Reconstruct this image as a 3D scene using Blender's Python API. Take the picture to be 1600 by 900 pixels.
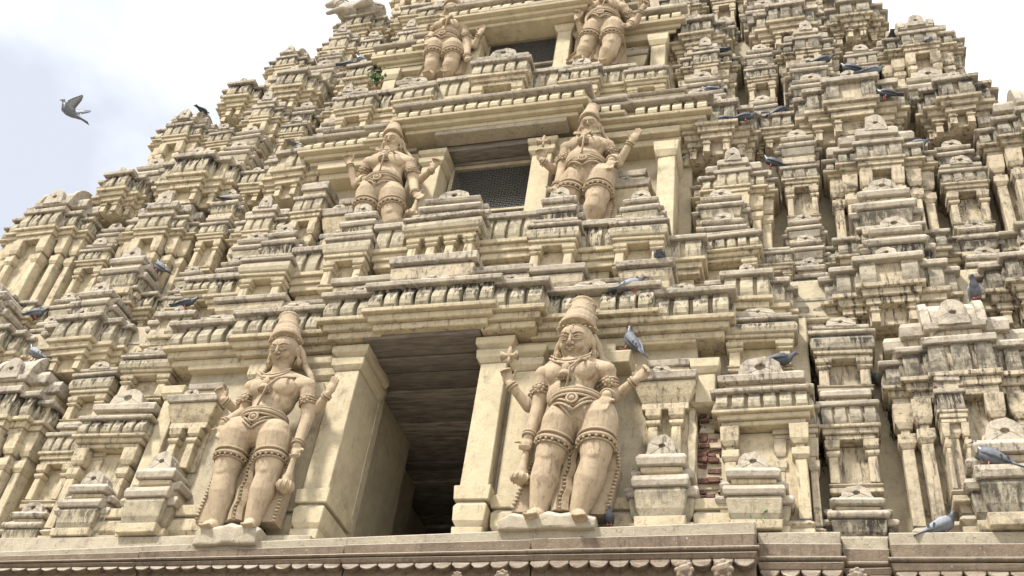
import bpy, bmesh, math, random
from mathutils import Vector, Matrix
random.seed(7)
R_ = math.radians
for o in list(bpy.data.objects): bpy.data.objects.remove(o)
SC = bpy.context.scene
COL = SC.collection
# ------------------------------------------------------------------ camera
F = 1635.0
CAM = Vector((0.0, -20.0/3, 1.6))
_z = Vector((300, -1950, F)).normalized()
_d = Vector((-6000, 420, F))
_x = -(_d - _z*_d.dot(_z)); _x.normalize()
_y = _z.cross(_x)
def ray(px, py):
    v = Vector((px-800, py-450, F)); return Vector((_x.dot(v), _y.dot(v), _z.dot(v)))
def P(px, py, Y):
    """point of the photograph measured on the vertical plane at depth Y"""
    r = ray(px, py); return CAM + r*((Y-CAM.y)/r.y)
cam = bpy.data.cameras.new('camera'); camo = bpy.data.objects.new('camera', cam); COL.objects.link(camo)
cx = Vector((_x[0], _y[0], _z[0])); cy = -Vector((_x[1], _y[1], _z[1])); cz = -Vector((_x[2], _y[2], _z[2]))
m = Matrix((cx, cy, cz)).transposed().to_4x4(); m.translation = CAM
camo.matrix_world = m
cam.lens = 36*F/1600; cam.sensor_width = 36; cam.clip_start = .05; cam.clip_end = 3000
SC.camera = camo
SC.render.resolution_x = 1024; SC.render.resolution_y = 576
# ------------------------------------------------------------------ light
SUN_EL, SUN_AZ = 52, -38            # azimuth from -Y (behind the viewer) towards -X (left)
w = bpy.data.worlds.new('World'); SC.world = w; w.use_nodes = True
nt = w.node_tree; nt.nodes.clear()
def N(nt, t, **k):
    n = nt.nodes.new(t)
    for a, b in k.items(): setattr(n, a, b)
    return n
out = N(nt, 'ShaderNodeOutputWorld'); bg = N(nt, 'ShaderNodeBackground'); bg.inputs[1].default_value = .118
sky = N(nt, 'ShaderNodeTexSky', sky_type='NISHITA'); sky.sun_disc = False
sky.sun_elevation = R_(SUN_EL); sky.sun_rotation = R_(180+SUN_AZ)
tc = N(nt, 'ShaderNodeTexCoord'); mp = N(nt, 'ShaderNodeMapping')
mp.inputs['Scale'].default_value = (1, 1, 1.6); mp.inputs['Location'].default_value = (2.2, .9, .15)
no = N(nt, 'ShaderNodeTexNoise'); no.inputs['Scale'].default_value = 1.9; no.inputs['Detail'].default_value = 6; no.inputs['Roughness'].default_value = .5
rp = N(nt, 'ShaderNodeValToRGB')
rp.color_ramp.elements[0].position = .26; rp.color_ramp.elements[0].color = (3.35, 3.48, 3.8, 1)
rp.color_ramp.elements[1].position = .60; rp.color_ramp.elements[1].color = (8.8, 8.85, 9.0, 1)
mx = N(nt, 'ShaderNodeMix', data_type='RGBA'); mx.inputs[0].default_value = .86
L = nt.links
L.new(tc.outputs['Generated'], mp.inputs[0]); L.new(mp.outputs[0], no.inputs['Vector']); 
sxw = N(nt, 'ShaderNodeSeparateXYZ'); L.new(tc.outputs['Generated'], sxw.inputs[0])
mxa = N(nt, 'ShaderNodeMath', operation='MULTIPLY_ADD'); L.new(sxw.outputs[0], mxa.inputs[0]); mxa.inputs[1].default_value = .42; L.new(no.outputs[0], mxa.inputs[2])
L.new(mxa.outputs[0], rp.inputs[0])
L.new(sky.outputs[0], mx.inputs[6]); L.new(rp.outputs[0], mx.inputs[7]); L.new(mx.outputs[2], bg.inputs[0]); L.new(bg.outputs[0], out.inputs[0])
sun = bpy.data.lights.new('sun', 'SUN'); sun.energy = 3.5; sun.angle = R_(7); sun.color = (1, .95, .87)
suno = bpy.data.objects.new('sun', sun); COL.objects.link(suno)
az = R_(SUN_AZ); el = R_(SUN_EL)
dirv = Vector((math.sin(az)*math.cos(el), -math.cos(az)*math.cos(el), math.sin(el)))   # towards the sun
suno.rotation_euler = dirv.to_track_quat('Z', 'Y').to_euler()
SC.view_settings.view_transform = 'Standard'; SC.view_settings.look = 'None'; SC.view_settings.gamma = 1
SC.view_settings.exposure = 1.12
SC.render.engine = 'CYCLES'
SC.cycles.max_bounces = 6

# ------------------------------------------------------------------ materials
def ramp(nt, a, b, ca=(0,0,0,1), cb=(1,1,1,1)):
    r = N(nt, 'ShaderNodeValToRGB'); e = r.color_ramp.elements
    e[0].position = a; e[0].color = ca; e[1].position = b; e[1].color = cb; return r
def noise(nt, vec, sc, det=5, ro=.6, stretch=None, loc=(0,0,0)):
    mpn = N(nt, 'ShaderNodeMapping'); mpn.inputs['Location'].default_value = loc
    mpn.inputs['Scale'].default_value = stretch or (1,1,1)
    n = N(nt, 'ShaderNodeTexNoise'); n.inputs['Scale'].default_value = sc; n.inputs['Detail'].default_value = det; n.inputs['Roughness'].default_value = ro
    nt.links.new(vec, mpn.inputs[0]); nt.links.new(mpn.outputs[0], n.inputs['Vector']); return n.outputs[0]
def mixc(nt, fac, a, b):
    m = N(nt, 'ShaderNodeMix', data_type='RGBA')
    for s, v in ((0, fac), (6, a), (7, b)):
        if isinstance(v, (int, float)): m.inputs[s].default_value = v
        elif isinstance(v, tuple): m.inputs[s].default_value = v if len(v) == 4 else v+(1,)
        else: nt.links.new(v, m.inputs[s])
    return m.outputs[2]
def mth(nt, op, a, b=None):
    m = N(nt, 'ShaderNodeMath', operation=op)
    for i, v in enumerate((a, b)):
        if v is None: continue
        if isinstance(v, (int, float)): m.inputs[i].default_value = v
        else: nt.links.new(v, m.inputs[i])
    m.use_clamp = True
    return m.outputs[0]
def stone(name, base, alt, dirt=(.05,.04,.03), streak=(.6,.72), streak_amt=.8, blot=(.58,.7), blot_amt=.5, top=(.30,.275,.24), top_amt=.9, bump=.5, rough=.9, spk=0.0, crack=0.0, drip=0.0, scale=30):
    mt = bpy.data.materials.new(name); mt.use_nodes = True; nt = mt.node_tree
    b = nt.nodes['Principled BSDF']; b.inputs['Roughness'].default_value = rough
    if 'Specular IOR Level' in b.inputs: b.inputs['Specular IOR Level'].default_value = .2
    g = N(nt, 'ShaderNodeNewGeometry'); pos = g.outputs['Position']
    lk = nt.links
    big = ramp(nt, .35, .7); lk.new(noise(nt, pos, 2.3, 6, .6), big.inputs[0])
    c = mixc(nt, big.outputs[0], base, alt)
    fine = ramp(nt, .3, .75); lk.new(noise(nt, pos, 38, 4, .7), fine.inputs[0])
    c = mixc(nt, mth(nt, 'MULTIPLY', fine.outputs[0], .22), c, tuple(x*.62 for x in base))
    md_ = ramp(nt, .42, .68); lk.new(noise(nt, pos, 7, 8, .7, loc=(9,1,4)), md_.inputs[0])
    c = mixc(nt, mth(nt, 'MULTIPLY', md_.outputs[0], .42), c, tuple(x*q for x, q in zip(alt, (.62, .60, .62))))
    # rain streaks: tall thin marks, gathered in patches
    st = ramp(nt, streak[0], streak[1]); sn = noise(nt, pos, scale, 6, .72, (1,1,.16))
    if drip:
        tcd = N(nt, 'ShaderNodeTexCoord'); sp_ = N(nt, 'ShaderNodeSeparateXYZ'); lk.new(tcd.outputs['Generated'], sp_.inputs[0])
        gz = N(nt, 'ShaderNodeMath', operation='MULTIPLY_ADD'); lk.new(sp_.outputs[2], gz.inputs[0]); gz.inputs[1].default_value = drip; gz.inputs[2].default_value = -drip*.55
        ad = N(nt, 'ShaderNodeMath', operation='ADD'); lk.new(sn, ad.inputs[0]); lk.new(gz.outputs[0], ad.inputs[1]); sn = ad.outputs[0]
    lk.new(sn, st.inputs[0])
    pt = ramp(nt, .40, .58); lk.new(noise(nt, pos, 3.1, 4, .6, loc=(5,2,1)), pt.inputs[0])
    oi = N(nt, 'ShaderNodeObjectInfo'); wv_ = mth(nt, 'ADD', mth(nt, 'MULTIPLY', oi.outputs['Random'], .75), .25)
    ptr = N(nt, 'ShaderNodeMath', operation='ADD'); lk.new(pt.outputs[0], ptr.inputs[0]); lk.new(mth(nt, 'MULTIPLY', oi.outputs['Random'], .5), ptr.inputs[1]); ptr.use_clamp = True
    f1 = mth(nt, 'MULTIPLY', mth(nt, 'MULTIPLY', st.outputs[0], ptr.outputs[0]), mth(nt, 'MULTIPLY', wv_, streak_amt*1.25))
    c = mixc(nt, f1, c, dirt)
    bl = ramp(nt, blot[0], blot[1]); lk.new(noise(nt, pos, 13, 10, .78, loc=(1,7,3)), bl.inputs[0])
    heavy = ramp(nt, .44, .62); lk.new(noise(nt, pos, 1.5, 5, .65, loc=(8,3,6)), heavy.inputs[0])
    hv = mth(nt, 'MULTIPLY', mth(nt, 'ADD', mth(nt, 'MULTIPLY', heavy.outputs[0], .75), .4), blot_amt*1.15)
    c = mixc(nt, mth(nt, 'MULTIPLY', bl.outputs[0], hv), c, tuple(x*1.5 for x in dirt))
    # black algae in large irregular colonies
    al = ramp(nt, .50, .60); lk.new(noise(nt, pos, 5.5, 10, .8, loc=(4,9,2)), al.inputs[0])
    c = mixc(nt, mth(nt, 'MULTIPLY', mth(nt, 'MULTIPLY', al.outputs[0], heavy.outputs[0]), blot_amt*.75), c, tuple(x*2.2 for x in dirt))
    # dust and lichen lie on the faces that look up
    sx = N(nt, 'ShaderNodeSeparateXYZ'); lk.new(g.outputs['Normal'], sx.inputs[0])
    up = ramp(nt, .3, .7); lk.new(sx.outputs[2], up.inputs[0])
    c = mixc(nt, mth(nt, 'MULTIPLY', up.outputs[0], top_amt), c, top)
    if spk:
        sp = ramp(nt, .64, .7); lk.new(noise(nt, pos, 46, 3, .8, loc=(3,3,9)), sp.inputs[0])
        c = mixc(nt, mth(nt, 'MULTIPLY', sp.outputs[0], spk), c, (.62,.60,.57))
    if crack:
        vo = N(nt, 'ShaderNodeTexVoronoi', feature='DISTANCE_TO_EDGE'); vo.inputs['Scale'].default_value = 1.7
        wv = N(nt, 'ShaderNodeVectorMath', operation='ADD'); nn = N(nt, 'ShaderNodeTexNoise'); nn.inputs['Scale'].default_value = 6; nn.inputs['Detail'].default_value = 6
        lk.new(pos, nn.inputs['Vector']); lk.new(pos, wv.inputs[0]); lk.new(nn.outputs[1], wv.inputs[1]); lk.new(wv.outputs[0], vo.inputs['Vector'])
        cr = ramp(nt, .0, .008, (1,1,1,1), (0,0,0,1)); lk.new(vo.outputs[0], cr.inputs[0])
        c = mixc(nt, mth(nt, 'MULTIPLY', cr.outputs[0], crack), c, (.06,.045,.03))
    lk.new(c, b.inputs['Base Color'])
    bp = N(nt, 'ShaderNodeBump'); bp.inputs['Strength'].default_value = bump; bp.inputs['Distance'].default_value = .012
    h = N(nt, 'ShaderNodeMath', operation='ADD'); lk.new(noise(nt, pos, 60, 5, .7), h.inputs[0]); lk.new(noise(nt, pos, 11, 5, .65), h.inputs[1])
    lk.new(h.outputs[0], bp.inputs['Height']); lk.new(bp.outputs[0], b.inputs['Normal'])
    return mt
M = {}
M['cream'] = stone('cream_plaster', (0.520,0.438,0.292), (0.455,0.385,0.262), streak=(.53,.65), streak_amt=.75, blot=(.52,.64), blot_amt=.65)
M['wall'] = stone('cream_wall', (0.490,0.418,0.286), (0.382,0.338,0.245), streak=(.56,.72), streak_amt=.6, blot=(.60,.72), blot_amt=.5, crack=.5)
M['clean'] = stone('clean_cream', (0.525,0.450,0.302), (0.470,0.402,0.272), streak=(.57,.71), streak_amt=.55, blot=(.57,.70), blot_amt=.5, bump=.45)
M['rib'] = stone('stained_rib', (0.439,0.382,0.266), (0.331,0.288,0.209), dirt=(.035,.029,.023), drip=.22, streak=(.45,.56), streak_amt=.95, blot=(.52,.64), blot_amt=.55)
M['roof'] = stone('weathered_slab', (.46,.405,.315), (.33,.288,.23), dirt=(.04,.034,.029), streak=(.51,.63), streak_amt=.65, blot=(.50,.62), blot_amt=.65, top=(.40,.37,.32), top_amt=.6, spk=.6)
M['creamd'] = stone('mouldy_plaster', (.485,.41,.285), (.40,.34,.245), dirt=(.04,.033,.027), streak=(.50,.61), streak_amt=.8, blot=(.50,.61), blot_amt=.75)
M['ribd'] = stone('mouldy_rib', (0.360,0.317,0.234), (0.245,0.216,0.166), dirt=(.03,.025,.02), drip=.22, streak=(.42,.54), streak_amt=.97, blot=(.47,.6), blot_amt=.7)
M['ledge'] = stone('ledge_stone', (.225,.175,.125), (.15,.11,.078), dirt=(.04,.03,.025), streak=(.50,.64), streak_amt=.5, blot=(.50,.63), blot_amt=.45, top=(.38,.35,.29), spk=.4, crack=.5)
M['ledgetop'] = stone('ledge_plaster', (0.403,0.353,0.259), (0.317,0.274,0.209), streak=(.54,.7), streak_amt=.45, blot=(.55,.68), blot_amt=.35, top=(.38,.35,.29), spk=.35, crack=.8)
M['statue'] = stone('statue_stone', (.455,.36,.245), (.34,.262,.175), dirt=(.06,.045,.03), streak=(.52,.70), streak_amt=.6, blot=(.54,.68), blot_amt=.5, top=(.34,.28,.2), top_amt=.5, bump=.35)
M['statue2'] = stone('statue_carving', (.335,.26,.175), (.43,.34,.23), dirt=(.06,.045,.03), streak=(.54,.7), streak_amt=.5, blot=(.54,.68), blot_amt=.5, top=(.34,.28,.2), top_amt=.5, bump=.5)
M['brick'] = stone('red_brick', (.19,.10,.075), (.11,.06,.048), streak_amt=.5, blot_amt=.9, spk=.5, top_amt=.1, bump=1)
M['wood'] = None
def simple(name, col, rough=.6, var=.3, sc=30, metal=0, stretch=None, col2=None, bump=0):
    mt = bpy.data.materials.new(name); mt.use_nodes = True; nt = mt.node_tree; b = nt.nodes['Principled BSDF']
    b.inputs['Roughness'].default_value = rough; b.inputs['Metallic'].default_value = metal
    g = N(nt, 'ShaderNodeNewGeometry'); nz = noise(nt, g.outputs['Position'], sc, 5, .6, stretch)
    r = ramp(nt, .35, .65); nt.links.new(nz, r.inputs[0])
    c = mixc(nt, r.outputs[0], tuple(col), tuple(col2) if col2 else tuple(x*(1-var) for x in col)); nt.links.new(c, b.inputs['Base Color'])
    if bump:
        bp = N(nt, 'ShaderNodeBump'); bp.inputs['Strength'].default_value = bump; bp.inputs['Distance'].default_value = .01
        nt.links.new(nz, bp.inputs['Height']); nt.links.new(bp.outputs[0], b.inputs['Normal'])
    return mt
M['wood'] = simple('old_timber', (.40,.36,.30), .85, sc=5, stretch=(1.1,6,6), col2=(.17,.15,.125), bump=1)
_nt = M['wood'].node_tree; _b = _nt.nodes['Principled BSDF']; _src = _b.inputs['Base Color'].links[0].from_socket
_oi = N(_nt, 'ShaderNodeObjectInfo'); _b.inputs['Base Color'].links and _nt.links.new(mixc(_nt, mth(_nt, 'MULTIPLY', _oi.outputs['Random'], .7), _src, (.07,.055,.045)), _b.inputs['Base Color'])
M['dark'] = simple('unlit_black', (.012,.012,.012), .95)  # near-black colour paints in the darkness of unlit interiors
M['mesh'] = simple('wire_mesh', (.10,.10,.095), .7, metal=.2)
M['moss_shade'] = simple('moss_gap_shade', (.05,.042,.02), 1, sc=60, col2=(.012,.01,.006))  # dark tuft colour, also used to paint shade into the recesses
M['leaf'] = simple('leaf', (.10,.20,.05), .5, sc=20, col2=(.06,.13,.04))
M['stem'] = simple('stem', (.12,.10,.05), .8)
M['ground'] = simple('paving', (.30,.27,.22), .9, sc=3)
M['cloth'] = simple('green_cloth', (.30,.40,.33), .9)
M['grey'] = simple('pigeon_grey', (.13,.14,.16), .7, sc=40, col2=(.085,.092,.108))
M['pale'] = simple('pigeon_pale_wing', (.25,.27,.30), .7, sc=40, col2=(.17,.185,.21))
M['slate'] = simple('pigeon_slate', (.045,.052,.065), .6, sc=40, col2=(.028,.033,.042))
M['neck'] = simple('pigeon_neck', (.05,.075,.07), .4, sc=25, col2=(.08,.065,.09), metal=.1)
M['bar'] = simple('pigeon_dark_bar', (.02,.022,.026), .6)
M['white'] = simple('pigeon_under_wing', (.55,.56,.58), .7, sc=40)
M['pink'] = simple('pigeon_leg', (.35,.10,.08), .6)

# ------------------------------------------------------------------ mesh builder
class MB:
    def __init__(s): s.v = []; s.f = []
    def rings(s, rs, cap=True, closed=True):
        n = len(rs[0]); b = len(s.v)
        for r in rs: s.v += [tuple(p) for p in r]
        for i in range(len(rs)-1):
            for j in range(n if closed else n-1):
                k = (j+1) % n
                s.f.append((b+i*n+j, b+i*n+k, b+(i+1)*n+k, b+(i+1)*n+j))
        if cap:
            s.f.append(tuple(b+j for j in reversed(range(n)))); s.f.append(tuple(b+(len(rs)-1)*n+j for j in range(n)))
    def loft(s, x0, x1, yf, yb, lv):
        """rectangular tower of rings; every level (z, projection)"""
        s.rings([[(x0-p, yf-p, z), (x1+p, yf-p, z), (x1+p, yb, z), (x0-p, yb, z)] for z, p in lv])
    def box(s, x0, x1, y0, y1, z0, z1): s.loft(x0, x1, y0, y1, [(z0, 0), (z1, 0)])
    def poly_y(s, pts, y0, y1):
        """outline in (x, z) extruded along y"""
        s.rings([[(x, y0, z) for x, z in pts], [(x, y1, z) for x, z in pts]])
    def poly_x(s, pts, x0, x1):
        s.rings([[(x0, y, z) for y, z in pts], [(x1, y, z) for y, z in pts]])
    def tube(s, pts, r, n=8, cap=True):
        pts = [Vector(p) for p in pts]; rs = []
        prev = None
        for i, p in enumerate(pts):
            t = (pts[min(i+1, len(pts)-1)] - pts[max(i-1, 0)]).normalized()
            if prev is None:
                a = t.orthogonal().normalized()
            else:
                a = (prev - t*prev.dot(t)).normalized()
            prev = a; b = t.cross(a)
            rr = r[i] if isinstance(r, (list, tuple)) else r
            rs.append([p + a*math.cos(q)*rr + b*math.sin(q)*rr for q in [2*math.pi*k/n for k in range(n)]])
        s.rings(rs, cap)
    def ell(s, c, rad, rot=None, n=18, m_=12):
        c = Vector(c); rot = rot or Matrix.Identity(3); rs = []
        for i in range(m_+1):
            th = math.pi*(i+.04)/(m_+.08); rs.append([c + rot @ Vector((rad[0]*math.sin(th)*math.cos(2*math.pi*k/n), rad[1]*math.sin(th)*math.sin(2*math.pi*k/n), -rad[2]*math.cos(th))) for k in range(n)])
        s.rings(rs)
    def cap(s, a, b, ra, rb, n=20):
        """tapered limb with round ends"""
        a = Vector(a); b = Vector(b); t = (b-a); ln = t.length; t.normalize()
        pts = [a - t*ra*.98, a - t*ra*.8, a - t*ra*.45, a, b, b + t*rb*.45, b + t*rb*.8, b + t*rb*.98]
        rr = [ra*.15, ra*.6, ra*.89, ra, rb, rb*.89, rb*.6, rb*.15]
        s.tube(pts, rr, n)
    def ring(s, c, ax, R, r, n=20, m_=6, flat=1.0, ry=1.0):
        c = Vector(c); ax = Vector(ax).normalized(); a = ax.orthogonal().normalized()
        # keep a horizontal axis for elliptical rings
        a = Vector((1,0,0)) - ax*ax.x
        if a.length < .1: a = Vector((0,1,0)) - ax*ax.y
        a.normalize(); b = ax.cross(a); base = len(s.v)
        for i in range(n):
            q = 2*math.pi*i/n; o = a*math.cos(q)*R + b*math.sin(q)*R*ry; u = o.normalized()
            for j in range(m_):
                t = 2*math.pi*j/m_; s.v.append(tuple(c + o + u*math.cos(t)*r + ax*math.sin(t)*r*flat))
        for i in range(n):
            for j in range(m_):
                i2 = (i+1) % n; j2 = (j+1) % m_
                s.f.append((base+i*m_+j, base+i2*m_+j, base+i2*m_+j2, base+i*m_+j2))
    def build(s, name, mat, parent=None, bevel=.006, jit=.0035, smooth=False, origin=None, remesh=0, sm=0):
        if not s.v: return None
        rnd = random.Random(len(s.v)*31+len(s.f))
        xs = list(zip(*s.v))
        if origin is None:
            origin = Vector(((min(xs[0])+max(xs[0]))/2, (min(xs[1])+max(xs[1]))/2, min(xs[2])))
        cache = {}
        def jj(p):
            k = (round(p[0], 3), round(p[1], 3), round(p[2], 3))
            if k not in cache: cache[k] = [rnd.uniform(-jit, jit) for _ in range(3)]
            q = cache[k]; return (p[0]-origin[0]+q[0], p[1]-origin[1]+q[1], p[2]-origin[2]+q[2])
        me = bpy.data.meshes.new(name); me.from_pydata([jj(p) for p in s.v], [], s.f); me.validate()
        b = bmesh.new(); b.from_mesh(me); bmesh.ops.recalc_face_normals(b, faces=b.faces); b.to_mesh(me); b.free()
        o = bpy.data.objects.new(name, me); COL.objects.link(o)
        if remesh:
            md = o.modifiers.new('r', 'REMESH'); md.mode = 'VOXEL'; md.voxel_size = remesh
            if sm: m2 = o.modifiers.new('s', 'SMOOTH'); m2.iterations = sm; m2.factor = .5
            dg = bpy.context.evaluated_depsgraph_get(); me2 = bpy.data.meshes.new_from_object(o.evaluated_get(dg))
            o.modifiers.clear(); o.data = me2; me2.name = name; bpy.data.meshes.remove(me); me = me2; bevel = 0
        if smooth:
            for p in me.polygons: p.use_smooth = True
        me.materials.clear(); me.materials.append(M[mat])
        if bevel:
            md = o.modifiers.new('bevel', 'BEVEL'); md.width = bevel; md.segments = 1; md.limit_method = 'ANGLE'; md.angle_limit = R_(40)
        o.location = origin
        if parent is not None:
            o.parent = parent; o.location = Vector(origin) - worldloc(parent)
        return o
def worldloc(o):
    v = Vector(o.location); p = o.parent
    while p is not None: v += p.location; p = p.parent
    return v
def tag(o, label=None, cat=None, group=None, kind=None):
    if label: o['label'] = label
    if cat: o['category'] = cat
    if group: o['group'] = group
    if kind: o['kind'] = kind
    return o
def empty(name, loc):
    e = bpy.data.objects.new(name, None); COL.objects.link(e); e.location = loc; e.empty_display_size = .1; return e

# ------------------------------------------------------------------ ground
g = MB(); g.loft(-900, 900, -900, 900, [(-.5, 0), (0, 0)])
tag(g.build('ground', 'ground', bevel=0, jit=0), kind='structure')

# ------------------------------------------------------------------ the tower
AX = -3.09
tower = empty('temple_tower', (AX, 1.5, 0))
tag(tower, 'cream and grey stepped gateway tower crowded with miniature shrines, filling the picture', 'temple tower')

class Shrine:
    """a part of the tower with its own sub-parts"""
    def __init__(s, name): s.name = name; s.b = {}; s.pil = []; s.cl = 'cream'
    def __getitem__(s, k):
        if k not in s.b: s.b[k] = MB()
        return s.b[k]
    def done(s, label=None, ribmat='rib', bodymat='cream', roofmat='roof', parent=None):
        body = s['body']
        o = body.build(s.name, bodymat, parent or tower, bevel=.006)
        if label: o['label'] = label
        for k, mb in s.b.items():
            if k == 'body': continue
            mb.build(k, {'roof_slab': roofmat, 'gable': roofmat, 'barrel_roof': roofmat, 'dentil_band': ribmat}.get(k, bodymat), o, bevel=.006 if k != 'barrel_roof' else .01)
        for p in s.pil: p.build('pilaster', bodymat, o, bevel=.005)
        if 'shrine' in s.name or 'stepped' in s.name:
            rt = random.Random(int(o.location.x*1000)+int(o.location.z*77)); o.rotation_euler = (0, R_(rt.uniform(-.9, .9)), R_(rt.uniform(-1.6, 1.6)))
        return o

def cornice(S, x0, x1, yf, yb, zt, h, Pj, rib=True, kap=False, sides=True):
    S['roof_slab'].loft(x0, x1, yf, yb, [(zt-.13*h, Pj*1.0), (zt-.04*h, Pj*1.07), (zt, Pj*.94)])
    S['body'].loft(x0, x1, yf, yb, [(zt-h, .16*Pj), (zt-.86*h, .20*Pj)])
    S['body'].loft(x0, x1, yf, yb, [(zt-.86*h, .50*Pj), (zt-.72*h, .56*Pj)])
    if rib:
        S['body'].loft(x0, x1, yf, yb, [(zt-.72*h, .90*Pj), (zt-.63*h, .95*Pj)])
        S['body'].loft(x0, x1, yf, yb, [(zt-.63*h, .30*Pj), (zt-.13*h, .30*Pj)])
        D = S['dentil_band']; pz = [(zt-.63*h, .72*Pj), (zt-.55*h, .90*Pj), (zt-.45*h, .96*Pj), (zt-.34*h, .86*Pj), (zt-.22*h, .68*Pj), (zt-.13*h, .66*Pj)]
        W = x1-x0+1.4*Pj; n = max(2, round(W/max(.045, min(h*.37, .15)))); pit = W/n; rd = random.Random(int(x0*991)+int(zt*77))
        for i in range(n):
            a = x0-.7*Pj+pit*i+pit*(.11+rd.uniform(-.03, .04)); b = a+pit*(.79+rd.uniform(-.07, .02))
            if rd.random() < .03: continue
            q_ = rd.uniform(-.06, .05)*Pj
            D.rings([[(a, yf-p-q_, z), (b, yf-p-q_, z), (b, yf-.1*Pj, z), (a, yf-.1*Pj, z)] for z, p in pz])
        dl = min(yb-yf, .9)
        if sides:
            ns = max(1, round(dl/pit))
            for i in range(min(ns, 6)):
                a = yf-.5*Pj+pit*i+pit*.25; b = a+pit*.62
                if b > yb-.02: break
                for sg, xe in ((-1, x0), (1, x1)):
                    D.rings([[(xe+sg*.1*Pj, a, z), (xe+sg*p, a, z), (xe+sg*p, b, z), (xe+sg*.1*Pj, b, z)] for z, p in pz])
    else:
        S['dentil_band'].loft(x0, x1, yf, yb, [(zt-.72*h, .62*Pj), (zt-.66*h, .80*Pj), (zt-.5*h, .90*Pj), (zt-.33*h, .80*Pj), (zt-.2*h, .60*Pj), (zt-.13*h, .60*Pj)])

def pilaster(S, xc, w_, yf, yb, z0, z1, two=True):
    p = MB(); h = z1-z0
    p.loft(xc-w_/2, xc+w_/2, yf, yb, [(z0, .0), (z0+h*.62, 0)])
    e = w_*.22
    p.loft(xc-w_/2, xc+w_/2, yf, yb, [(z0+h*.62, .0), (z0+h*.66, e), (z0+h*.74, e*1.05)])
    if two:
        p.loft(xc-w_/2, xc+w_/2, yf, yb, [(z0+h*.74, -.1*w_), (z0+h*.79, -.1*w_)])
        p.loft(xc-w_/2, xc+w_/2, yf, yb, [(z0+h*.79, .3*e), (z0+h*.84, 1.3*e), (z0+h*1.0, 1.5*e)])
    else:
        p.loft(xc-w_/2, xc+w_/2, yf, yb, [(z0+h*.74, 0), (z0+h*1.0, .4*e)])
    S.pil.append(p)

def nasi(S, cx_, yf, z, w_, h, dep, hole=True, mat='gable'):
    """little horseshoe gable with an eye"""
    G = S[mat]; n = 14
    out_ = []; inn = []
    for i in range(n):
        q = math.pi*2*i/n
        x = math.cos(q); s_ = math.sin(q)
        zz = z+h*.30+(abs(s_)**.85)*(1 if s_ >= 0 else 0)*h*.70 if s_ > -.1 else z
        xx = cx_+(x*w_*.46 if s_ > -.1 else (w_*.5*max(-1, min(1, x*1.5))))
        out_.append((xx, zz))
        inn.append((cx_+x*min(w_, h*2)*.12, z+h*.46+s_*min(w_, h*2)*.085))
    b = len(G.v)
    G.v += [(x, yf, zz) for x, zz in out_] + [(x, yf, zz) for x, zz in inn] + [(x, yf+.03, zz) for x, zz in inn] + [(x, yf+dep, zz) for x, zz in out_]
    for i in range(n):
        k = (i+1) % n
        G.f.append((b+i, b+k, b+n+k, b+n+i)); G.f.append((b+n+i, b+n+k, b+2*n+k, b+2*n+i)); G.f.append((b+i, b+3*n+i, b+3*n+k, b+k))
    G.f.append(tuple(b+2*n+i for i in range(n))); G.f.append(tuple(b+3*n+i for i in reversed(range(n))))

def barrel(S, x0, x1, yf, yb, z, h):
    B = S['barrel_roof']; yc = (yf+yb)/2; ry = (yb-yf)/2; n = 12
    arc = [(yc+math.cos(math.pi*i/n)*ry, z+math.sin(math.pi*i/n)*h) for i in range(n+1)]
    B.poly_x(arc, x0, x1)
    big = [(yc+math.cos(math.pi*i/n)*ry*1.12, z-.02+math.sin(math.pi*i/n)*h*1.16) for i in range(n+1)]
    t = .055
    S['gable'].poly_x(big, x0-t, x0+.01); S['gable'].poly_x(big, x1-.01, x1+t)

def squat(S, x0, x1, z0, z1, yf, yb, wings=True):
    w_ = x1-x0; h = z1-z0
    if wings:
        core_squat(S, x0-.13*w_, x1+.13*w_, z0, z0+h*.86, yf+.07, yb)
    core_squat(S, x0, x1, z0, z1, yf, yb, True)
def core_squat(S, x0, x1, z0, z1, yf, yb, eye=False):
    w_ = x1-x0; h = z1-z0; e = min(.1*w_, .05)
    S['body'].loft(x0, x1, yf, yb, [(z0, -.2*e), (z0+.11*h, 0)])
    S['dentil_band'].loft(x0, x1, yf, yb, [(z0+.11*h, -1.1*e), (z0+.2*h, -.3*e), (z0+.36*h, 0.1*e), (z0+.41*h, -.1*e)])
    S['roof_slab'].loft(x0, x1, yf, yb, [(z0+.41*h, .5*e), (z0+.47*h, .8*e), (z0+.53*h, .55*e)])
    S['body'].loft(x0, x1, yf, yb, [(z0+.53*h, -1.9*e), (z0+.60*h, -1.9*e)])
    S['body'].loft(x0, x1, yf, yb, [(z0+.60*h, -.9*e), (z0+.66*h, -.8*e)])
    S['roof_slab'].loft(x0, x1, yf, yb, [(z0+.66*h, -.1*e), (z0+.74*h, .15*e), (z0+.80*h, -.5*e)])
    S['roof_slab'].loft(x0, x1, yf, yb, [(z0+.80*h, -1.6*e), (z0+.9*h, -1.9*e)])
    if eye: nasi(S, (x0+x1)/2, yf-.012+1.0*e, z0+.78*h, w_*.6, h*.24, .12)
    else: S['roof_slab'].loft(x0, x1, yf, yb, [(z0+.9*h, -3*e), (z0+h, -3.6*e)])

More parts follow.
